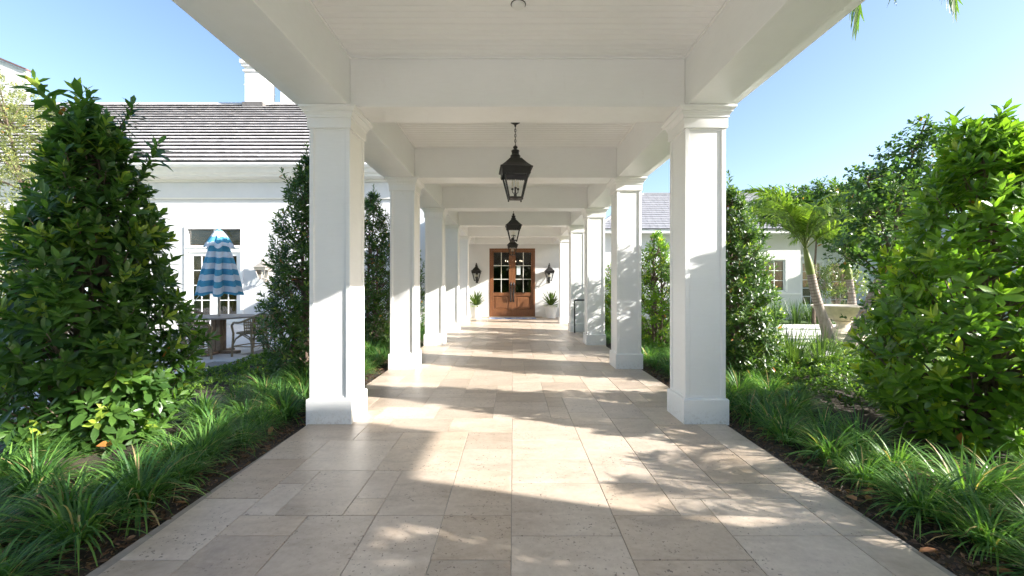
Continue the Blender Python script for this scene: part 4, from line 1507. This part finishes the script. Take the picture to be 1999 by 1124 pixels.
# ---- trees with branching limbs
def tree(name, label, x, y, trunk_pts, lobes, n, leaf, wide, pal, seed, nl=6, group=None, trunk_r=0.06, limbs=26, py=0.2, spread=(20, 95), bark='bark', cat='tree'):
    t = thing(name, (x, y, 0), label, cat, group)
    r = np.random.default_rng(seed)
    Ps, As = [], []
    wts = np.array([l[3] * l[4] * l[5] for l in lobes]) ** 0.75
    wts /= wts.sum()
    for (lx, ly, lz, a, b_, c_), w in zip(lobes, wts):
        k = max(4, int(n * w))
        d = nrm(r.normal(0, 1, (k, 3)))
        q = r.uniform(0.25, 1, k) ** 0.5
        ph = np.arctan2(d[:, 1], d[:, 0])
        q = q * (1 + noise_r(ph, d[:, 2], seed + lx))
        P = np.array([lx, ly, lz]) + d * q[:, None] * np.array([a, b_, c_])
        Ps.append(P)
        As.append(d + np.array([0, 0, 0.6]) + r.normal(0, 0.3, (k, 3)))
    P, A = np.concatenate(Ps), np.concatenate(As)
    arr = rosettes(r, P, A, nl, leaf, wide, *pal, py, spread, 0.02)
    o = link('crown', leaves_mesh('crown', *arr, fold=0.2), t)
    o['kind'] = 'stuff'
    tk = MB()
    for tp in trunk_pts:
        tk.tube(tp, list(np.linspace(trunk_r, trunk_r * 0.35, len(tp))), 7)
    anchors = [Vector(p_) for tp in trunk_pts for p_ in tp[1:]]
    for i in r.choice(len(P), min(len(P), limbs * 4), replace=False):
        p_ = Vector(P[i])
        a = min(anchors, key=lambda q_: (q_ - p_).length + (3 if q_.z > p_.z else 0))
        m2 = a.lerp(p_, 0.5) + Vector((0, 0, 0.06))
        tk.tube([a, m2, p_], [trunk_r * 0.35, trunk_r * 0.2, 0.004], 4, False)
    link('trunk', tk.mesh('trunk', bark), t)
    return t


PAL_T = ((0.026, 0.058, 0.022), (0.065, 0.125, 0.032), (0.14, 0.21, 0.05))
PAL_P = ((0.085, 0.105, 0.045), (0.17, 0.195, 0.085), (0.30, 0.31, 0.14))
PAL_L = ((0.035, 0.075, 0.018), (0.085, 0.15, 0.03), (0.18, 0.24, 0.05))
# round-leaved tree behind the right shrub
tree('round_leaved_tree', 'slender tree with round dark leaves rising behind the right shrub', 6.55, 7.3,
     [[(0.1, 0, -0.05), (0.15, 0, 1.3), (0.2, 0.05, 2.6), (0.45, 0, 3.7), (0.7, 0, 4.3)], [(0.2, 0.05, 1.6), (-0.1, 0, 2.5), (-0.35, 0, 3.2)], [(0.2, 0, 1.8), (0.8, 0.1, 2.8), (1.1, 0, 3.4)]],
     [(-0.25, 0, 3.05, 0.62, 0.6, 0.5), (0.35, 0, 3.6, 0.55, 0.5, 0.5), (0.85, 0, 4.05, 0.42, 0.42, 0.42), (0.9, 0, 3.0, 0.75, 0.6, 0.6), (-0.3, 0, 2.2, 0.72, 0.7, 0.55), (0.3, -0.2, 1.4, 0.8, 0.7, 0.6), (1.4, 0, 3.45, 0.5, 0.5, 0.4), (0.1, 0, 0.75, 0.7, 0.6, 0.5)],
     1150, 0.088, 0.62, PAL_T, 41, nl=7, trunk_r=0.04)
tree('bright_green_tree', 'bushy bright green tree far behind the palm on the right', 10.75, 14.9,
     [[(0, 0, -0.05), (0, 0, 1.5), (0.1, 0, 3.2)]],
     [(-1.3, 0, 4.2, 1.0, 0.9, 0.7), (0.3, 0, 4.4, 1.0, 0.9, 0.75), (1.7, 0, 4.5, 1.1, 0.9, 0.8), (0.5, 0, 3.6, 1.5, 1, 0.6), (2.6, 0, 3.9, 1.2, 1, 0.9)],
     2400, 0.17, 0.33, PAL_L, 42, nl=7, trunk_r=0.07)
tree('multi_stemmed_shrub', 'small pale-stemmed shrub before the garden wing windows', 9.95, 12.9,
     [[(0, 0, -0.05), (-0.25, 0, 0.5), (-0.3, 0, 1.2)], [(0.1, 0, -0.05), (0.15, 0, 0.5), (0.0, 0, 1.3)], [(0.2, 0, -0.05), (0.4, 0.1, 0.6), (0.55, 0, 1.3)], [(0.15, 0, 0), (0.05, 0, 0.7), (0.25, 0, 1.5)]],
     [(-0.4, 0, 1.6, 0.5, 0.5, 0.5), (0.2, 0, 1.9, 0.6, 0.5, 0.5), (0.6, 0, 1.4, 0.5, 0.5, 0.45), (-0.1, 0, 1.25, 0.55, 0.5, 0.3)],
     420, 0.075, 0.45, ((0.05, 0.08, 0.03), (0.14, 0.19, 0.07), (0.24, 0.28, 0.10)), 43, nl=6, trunk_r=0.028, bark='palm_trunk', cat='shrub')
# pale fine-leaved tree at the left edge
tree('fine_leaved_tree', 'pale olive fine-leaved tree at the left edge before the house', -12.4, 10.6,
     [[(0, 0, -0.05), (0.1, 0, 2.0), (0.0, 0, 3.8), (-0.4, 0, 5.3)], [(0.1, 0, 2.2), (0.8, 0, 3.6), (1.2, 0, 4.6)], [(0, 0, 1.8), (-0.9, 0, 3.2), (-1.3, 0, 4.4)]],
     [(-0.5, 0, 6.0, 0.8, 0.8, 0.75), (0.5, 0, 5.3, 0.8, 0.8, 0.6), (0.9, 0, 4.2, 0.95, 0.9, 0.7), (-0.6, 0, 4.6, 1.1, 0.9, 0.8), (0.3, -0.2, 3.0, 1.3, 1.0, 0.9), (-0.8, 0, 2.2, 1.3, 1, 0.9), (0.6, 0, 1.6, 1.2, 1, 0.8), (0.2, 0, 0.7, 1.3, 1, 0.6)],
     4200, 0.08, 0.34, PAL_P, 44, nl=7, trunk_r=0.08, py=0.5)


# ---- palms
def frond_mesh(name, length, rise, droop, nl, leafl, seed, col_a, col_b, vee=0.5, width=0.022, bend=(0.7, 1.7)):
    """frond grows along +X from the origin, rachis arching over"""
    r = np.random.default_rng(seed)
    S = 14
    P = [np.zeros(3)]
    el = rise
    for i in range(S):
        el = rise - droop * ((i + 1) / S) ** 1.4
        P.append(P[-1] + np.array([math.cos(el), 0, math.sin(el)]) * length / S)
    P = np.array(P)
    Os, Ds, Ls, Ws, Cs, Bs = [], [], [], [], [], []
    for k in range(nl):
        q = 0.14 + 0.86 * (k + 0.5) / nl
        f = q * S
        i = min(int(f), S - 1)
        p_ = P[i] + (P[i + 1] - P[i]) * (f - i)
        tg = nrm(P[i + 1] - P[i])
        nn = np.array([-tg[2], 0, tg[0]])
        for s_ in (-1, 1):
            ang = R(62) - R(38) * q + r.normal(0, 0.06)
            d = tg * math.cos(ang) + np.array([0, s_, 0]) * math.sin(ang) + nn * (vee + r.normal(0, 0.12))
            Os.append(p_)
            Ds.append(d)
            env = (0.55 + 0.9 * q) if q < 0.45 else 1.0 - 0.62 * ((q - 0.45) / 0.55) ** 1.6
            Ls.append(leafl * env * r.uniform(0.85, 1.1))
            Ws.append(width * r.uniform(0.8, 1.15))
            Bs.append(r.uniform(*bend))
            m_ = r.uniform(0, 1)
            Cs.append(np.array(col_a) * (1 - m_) + np.array(col_b) * m_)
    me = blades_mesh(name, np.array(Os), np.array(Ds), np.array(Ls), np.array(Ws), np.array(Bs), np.array(Cs), 'frond', 4)
    rb = MB().tube([tuple(p_) for p_ in P], list(np.linspace(0.016, 0.003, S + 1)), 5)
    return me, rb.mesh('rachis', 'crownshaft', True)


FR_A = [frond_mesh('frond', 2.1, R(70), R(105), 72, 0.56, 60 + k, (0.06, 0.115, 0.020), (0.16, 0.23, 0.04), 0.25, 0.03) for k in range(3)]
FR_B = [frond_mesh('frond', 2.9, R(55), R(125), 62, 0.62, 70 + k, (0.035, 0.075, 0.02), (0.07, 0.13, 0.03), 0.25, 0.028, (0.1, 0.5)) for k in range(2)]


def palm(label, base, path, r0, r1, shaft_len, fronds, meshes, seed, scale=1.0, ringed=True):
    t = thing('palm_tree', base, label, 'palm', 'palms in the garden')
    base = Vector(base)
    r = random.Random(seed)
    pts = [Vector(p_) - base for p_ in path]
    # dense path by linear interpolation with rings as small steps
    n = 46
    seg = []
    for k in range(n + 1):
        f = k / n * (len(pts) - 1)
        i = min(int(f), len(pts) - 2)
        u = f - i
        p0, p1, p2, p3 = pts[max(i - 1, 0)], pts[i], pts[i + 1], pts[min(i + 2, len(pts) - 1)]
        seg.append(0.5 * ((2 * p1) + (p2 - p0) * u + (2 * p0 - 5 * p1 + 4 * p2 - p3) * u * u + (3 * p1 - p0 - 3 * p2 + p3) * u ** 3))
    rad = [(r0 + (r1 - r0) * (k / n) ** 0.7) * (1.0 + 0.06 * (k % 2)) for k in range(n + 1)]
    rad[0] *= 1.15
    link('trunk', MB().tube(seg, rad, 14).mesh('trunk', 'palm_trunk', True), t)
    if ringed:
        rg = MB()
        for k in range(24, n, 2):
            d = (seg[k + 1] - seg[k - 1]).normalized()
            rg.tube([seg[k] - d * 0.006, seg[k] + d * 0.006], rad[k] * 1.09, 14, True)
        link('leaf_scar', rg.mesh('leaf_scar', 'palm_ring'), t)
    top = seg[-1]
    d = (seg[-1] - seg[-3]).normalized()
    sh = [top, top + d * shaft_len * 0.3, top + d * shaft_len * 0.7, top + d * shaft_len]
    link('crownshaft', MB().tube(sh, [r1 * 1.05, r1 * 1.15, r1 * 0.8, r1 * 0.5], 12).mesh('crownshaft', 'crownshaft', True), t)
    tip = top + d * shaft_len
    for k, (az, tilt, sc) in enumerate(fronds):
        fm, rm_ = meshes[k % len(meshes)]
        o = link('frond', fm, t, tip - d * 0.04, Matrix.Rotation(R(az), 4, 'Z').to_euler())
        o.rotation_euler = (Matrix.Rotation(R(az), 4, 'Z') @ Matrix.Rotation(R(-tilt), 4, 'Y') @ Matrix.Rotation(R(r.uniform(-12, 12)), 4, 'X')).to_euler()
        o.scale = (sc * scale,) * 3
        link('rachis', rm_, o)
    return t


pA = [at(1622, 676, 9.5), at(1606, 620, 9.5), at(1592, 575, 9.5), at(1583, 535, 9.5)]
palm('ringed palm trunk leaning left with green crownshaft beside the fountain', pA[0], pA, 0.115, 0.078, 0.62,
     [(185, -14, 1.0), (150, 8, 0.95), (205, 6, 1.05), (15, -6, 1.0), (340, 12, 0.95), (60, 18, 0.9), (250, 2, 0.85), (175, 20, 1.1), (10, 20, 1.05), (300, -16, 0.85)], FR_A, 1)
pB = [at(1655, 684, 9.2), at(1676, 640, 9.2), at(1697, 598, 9.2), at(1722, 545, 9.25), at(1740, 500, 9.3)]
palm('thick palm trunk leaning right in front of the fountain', pB[0], pB, 0.15, 0.10, 0.6,
     [(0, 0, 1.0), (60, 10, 0.9), (120, 5, 0.95), (180, 0, 1.0), (240, 10, 0.9), (300, 0, 0.9), (30, 25, 0.9), (200, 22, 1.0)], FR_A, 2)
pC = [at(1668, 640, 12.6), at(1664, 590, 12.6), at(1658, 545, 12.6)]
palm('farther palm with yellow-green crownshaft behind the pale-stemmed shrub', (pC[0].x, pC[0].y, -0.05), [Vector((pC[0].x, pC[0].y, -0.05))] + pC, 0.11, 0.085, 0.62,
     [(180, -5, 1.0), (150, 10, 0.9), (220, 8, 1.0), (0, 0, 1.0), (330, 10, 0.9), (60, 15, 0.9), (265, 12, 0.9), (190, 22, 1.0), (20, 20, 1.0)], FR_A, 3)
pD = [Vector((7.6, 3.0, -0.05)), Vector((7.5, 3.0, 2.0)), Vector((7.0, 3.1, 3.9)), Vector((6.75, 3.2, 5.32))]
palm('tall palm outside the frame whose frond tips hang in at the top right', pD[0], pD, 0.16, 0.10, 0.7,
     [(137, -20, 1.42), (141, -20, 1.25), (130, -29, 1.1), (165, -6, 1.0), (185, 0, 1.0), (215, 5, 1.0), (250, 0, 1.0), (290, 8, 1.0), (330, 0, 1.0), (10, 5, 1.0), (50, 0, 1.0), (85, 8, 1.0), (200, 22, 1.0), (262, -38, 1.0), (277, -30, 0.9)], FR_B, 4)
pE = [Vector((4.25, 1.85, -0.05)), Vector((4.2, 1.85, 0.4)), Vector((4.15, 1.85, 0.75))]
palm('small feathery palm outside the frame at the right, shading the paving', pE[0], pE, 0.07, 0.055, 0.12,
     [(k * 40, (k * 17) % 20 - 14, 0.6) for k in range(9)], FR_A, 5, ringed=False)

# ---- strap-leaved clumps (lilyturf) along both edges
LIR = []
for k in range(5):
    r = np.random.default_rng(200 + k)
    n = 230
    ph = r.uniform(0, 2 * PI, n)
    el = np.radians(r.uniform(38, 86, n))
    rad = r.uniform(0, 0.09, n) ** 1.0
    O = np.stack([rad * np.cos(ph), rad * np.sin(ph), np.full(n, -0.02)], 1)
    D = np.stack([np.cos(ph) * np.cos(el), np.sin(ph) * np.cos(el), np.sin(el)], 1)
    D += r.normal(0, 0.12, (n, 3))
    g = r.uniform(0, 1, n)[:, None] ** 1.4
    C = np.array([0.035, 0.100, 0.028]) * (1 - g) + np.array([0.125, 0.24, 0.05]) * g
    dead = (r.uniform(0, 1, n) < 0.05)[:, None]
    C = np.where(dead, np.array([[0.32, 0.25, 0.13]]), C)
    LIR.append(blades_mesh('lilyturf', O, D, r.uniform(0.30, 0.56, n), r.uniform(0.009, 0.016, n), r.uniform(0.7, 2.1, n), C, 'blade', 6))
rl = random.Random(5)
ROWN = {0: 'front row', 1: 'middle row', 2: 'third row', 3: 'back row'}
for side in ('left', 'right'):
    for row, (off_, y0, y1, stp) in enumerate(((0.37, 1.15, 14.4, 0.35), (0.74, 1.35, 13.0, 0.40), (1.15, 1.9, 12.0, 0.46), (1.66, 1.6, 3.1, 0.42))):
        y = y0
        k = 0
        while y < y1:
            ox = off_ + rl.uniform(-0.06, 0.06)
            x = XL - ox if side == 'left' else XR + ox
            s_ = rl.uniform(0.62, 0.95)
            skip = row >= 2 and (abs(y - 3.75) < 0.55)
            if not skip and k < len(ORD):
                o = link('lilyturf', rl.choice(LIR), None, (x, y, -0.01), (0, 0, rl.uniform(0, 6.28)), (s_, s_, s_ * rl.uniform(0.9, 1.1)))
                tag(o, f'arching green lilyturf clump, {ORD[k]} from the camera in the {ROWN[row]} {side} of the paving', 'plant', f'lilyturf clumps {side} of the paving')
                k += 1
            y += stp * rl.uniform(0.88, 1.12) * (1 + 0.02 * y)

# ---- taller upright strap plants on the right and by the garden wing
IR = []
for k in range(2):
    r = np.random.default_rng(300 + k)
    n = 90
    ph = r.uniform(0, 2 * PI, n)
    el = np.radians(r.uniform(62, 88, n))
    rad = r.uniform(0, 0.22, n)
    O = np.stack([rad * np.cos(ph), rad * np.sin(ph), np.full(n, -0.02)], 1)
    D = np.stack([np.cos(ph) * np.cos(el), np.sin(ph) * np.cos(el), np.sin(el)], 1)
    g = r.uniform(0, 1, n)[:, None]
    C = np.array([0.035, 0.075, 0.03]) * (1 - g) + np.array([0.09, 0.15, 0.045]) * g
    IR.append(blades_mesh('strap_plant', O, D, r.uniform(0.5, 0.9, n), r.uniform(0.012, 0.02, n), r.uniform(0.05, 0.7, n), C, 'blade', 6))
for k, (x, y, s_, lab) in enumerate([(4.0, 6.9, 0.95, 'upright spiky strap plant left of the palm trunks, nearest the column'), (4.55, 6.8, 1.0, 'upright spiky strap plant in front of the leaning palm'),
                                    (5.1, 6.9, 0.95, 'upright spiky strap plant right of the other two, by the big shrub'), (4.7, 7.4, 0.85, 'upright spiky strap plant behind the row of three'),
                                    (9.6, 15.3, 1.25, 'strap-leaved clump against the garden wing left of the fountain'), (10.3, 15.2, 1.2, 'strap-leaved clump against the garden wing, middle of three'),
                                    (11.0, 15.3, 1.2, 'strap-leaved clump against the garden wing right of the palm'), (11.9, 15.2, 1.2, 'strap-leaved clump behind the fountain bowl')]):
    o = link('strap_plant', IR[k % 2], None, (x, y, 0), (0, 0, k * 1.7), (s_, s_, s_))
    tag(o, lab, 'plant', 'strap-leaved plants')


# ---- low mounding ground cover
def ground_cover(name, label, zones, leaf, pal, seed, n):
    r = np.random.default_rng(seed)
    Ps, As = [], []
    for (x0, x1, y0, y1, h) in zones:
        k = int(n * (x1 - x0) * (y1 - y0))
        X, Y = r.uniform(x0, x1, k), r.uniform(y0, y1, k)
        ex = np.minimum(np.minimum(X - x0, x1 - X), 0.25) / 0.25
        ey = np.minimum(np.minimum(Y - y0, y1 - Y), 0.25) / 0.25
        bump_ = 0.65 + 0.35 * np.sin(X * 5.1 + seed) * np.sin(Y * 4.3)
        Z = h * (0.25 + 0.75 * np.minimum(ex, ey)) * bump_ * r.uniform(0.4, 1.0, k) ** 0.6
        Ps.append(np.stack([X, Y, Z], 1))
        As.append(np.stack([r.normal(0, .5, k), r.normal(0, .5, k), np.ones(k)], 1))
    P, A = np.concatenate(Ps), np.concatenate(As)
    arr = rosettes(r, P, A, 7, leaf, 0.45, *pal, 0.25, (20, 95), 0.006)
    return tag(link(name, leaves_mesh(name, *arr)), label, 'ground cover', kind='stuff')


ground_cover('ground_cover', 'low leafy green ground cover along the edge of the left terrace', [(-4.95, -3.55, 5.4, 8.4, 0.15), (-4.9, -3.6, 8.4, 13.5, 0.3)], 0.05, ((0.04, 0.085, 0.015), (0.11, 0.19, 0.03), (0.2, 0.27, 0.05)), 51, 260)
ground_cover('ground_cover', 'low dark ground cover between lilyturf and strap plants on the right', [(3.45, 5.4, 4.55, 7.0, 0.36), (3.6, 5.6, 7.2, 12.0, 0.35)], 0.05, ((0.03, 0.065, 0.018), (0.08, 0.15, 0.03), (0.16, 0.22, 0.05)), 52, 430)
ground_cover('low_hedge', 'low green hedge at the foot of the garden wing', [(7.6, 10.3, 15.7, 16.6, 0.75), (11.9, 17, 16.2, 17.6, 0.7)], 0.07, ((0.035, 0.08, 0.015), (0.10, 0.18, 0.03), (0.18, 0.25, 0.05)), 53, 240)
ground_cover('low_hedge', 'low planting of mixed leaves around the palm bases', [(5.7, 7.6, 7.6, 8.6, 0.35), (7.5, 9.5, 8.6, 9.6, 0.25)], 0.06, ((0.05, 0.09, 0.03), (0.14, 0.2, 0.06), (0.25, 0.3, 0.12)), 54, 160)

# ---- fallen leaves on the mulch and paving edge
dl = leaves_mesh('fallen_leaf', [[0, 0, 0]], [[1, 0, 0]], [[0, 0, 1]], [0.11], [0.045], [[0.26, 0.13, 0.07]], 'blade', 0.5, -0.2)
rf_ = random.Random(3)
for side, cnt in (('right', 10), ('left', 4)):
    for k, y in enumerate(sorted(rf_.uniform(1.95, 5.2) for _ in range(cnt))):
        x = XR + rf_.uniform(0.05, 0.28) if side == 'right' else XL - rf_.uniform(0.05, 0.22)
        o = link('fallen_leaf', dl, None, (x, y, 0.012), (rf_.uniform(-0.3, 0.3), rf_.uniform(-0.3, 0.3), rf_.uniform(0, 6.28)), (rf_.uniform(0.7, 1.15),) * 3)
        tag(o, f'dry brown leaf on the mulch by the {side} paving edge, {ORD[k]} from the camera', 'leaf', 'fallen leaves on the mulch')

# ---- belt of trees across the drive, behind the camera (mirrored in the door glass)
r = np.random.default_rng(77)
n = 5200
X = r.uniform(-34, 34, n)
hh = 6.5 + 1.8 * np.sin(X * 0.45) + 1.2 * np.sin(X * 1.1 + 1)
P = np.stack([X, -25 + r.normal(0, 1.3, n), r.uniform(0, 1, n) ** 0.8 * hh], 1)
A = r.normal(0, 1, (n, 3)) + np.array([0, 0.8, 0.6])
arr = rosettes(r, P, A, 6, 0.55, 0.5, *PAL_D, 0.2, (30, 100), 0.05)
tag(link('tree_belt', leaves_mesh('tree_belt', *arr)), 'belt of dark trees across the drive behind the camera', 'trees', kind='stuff')
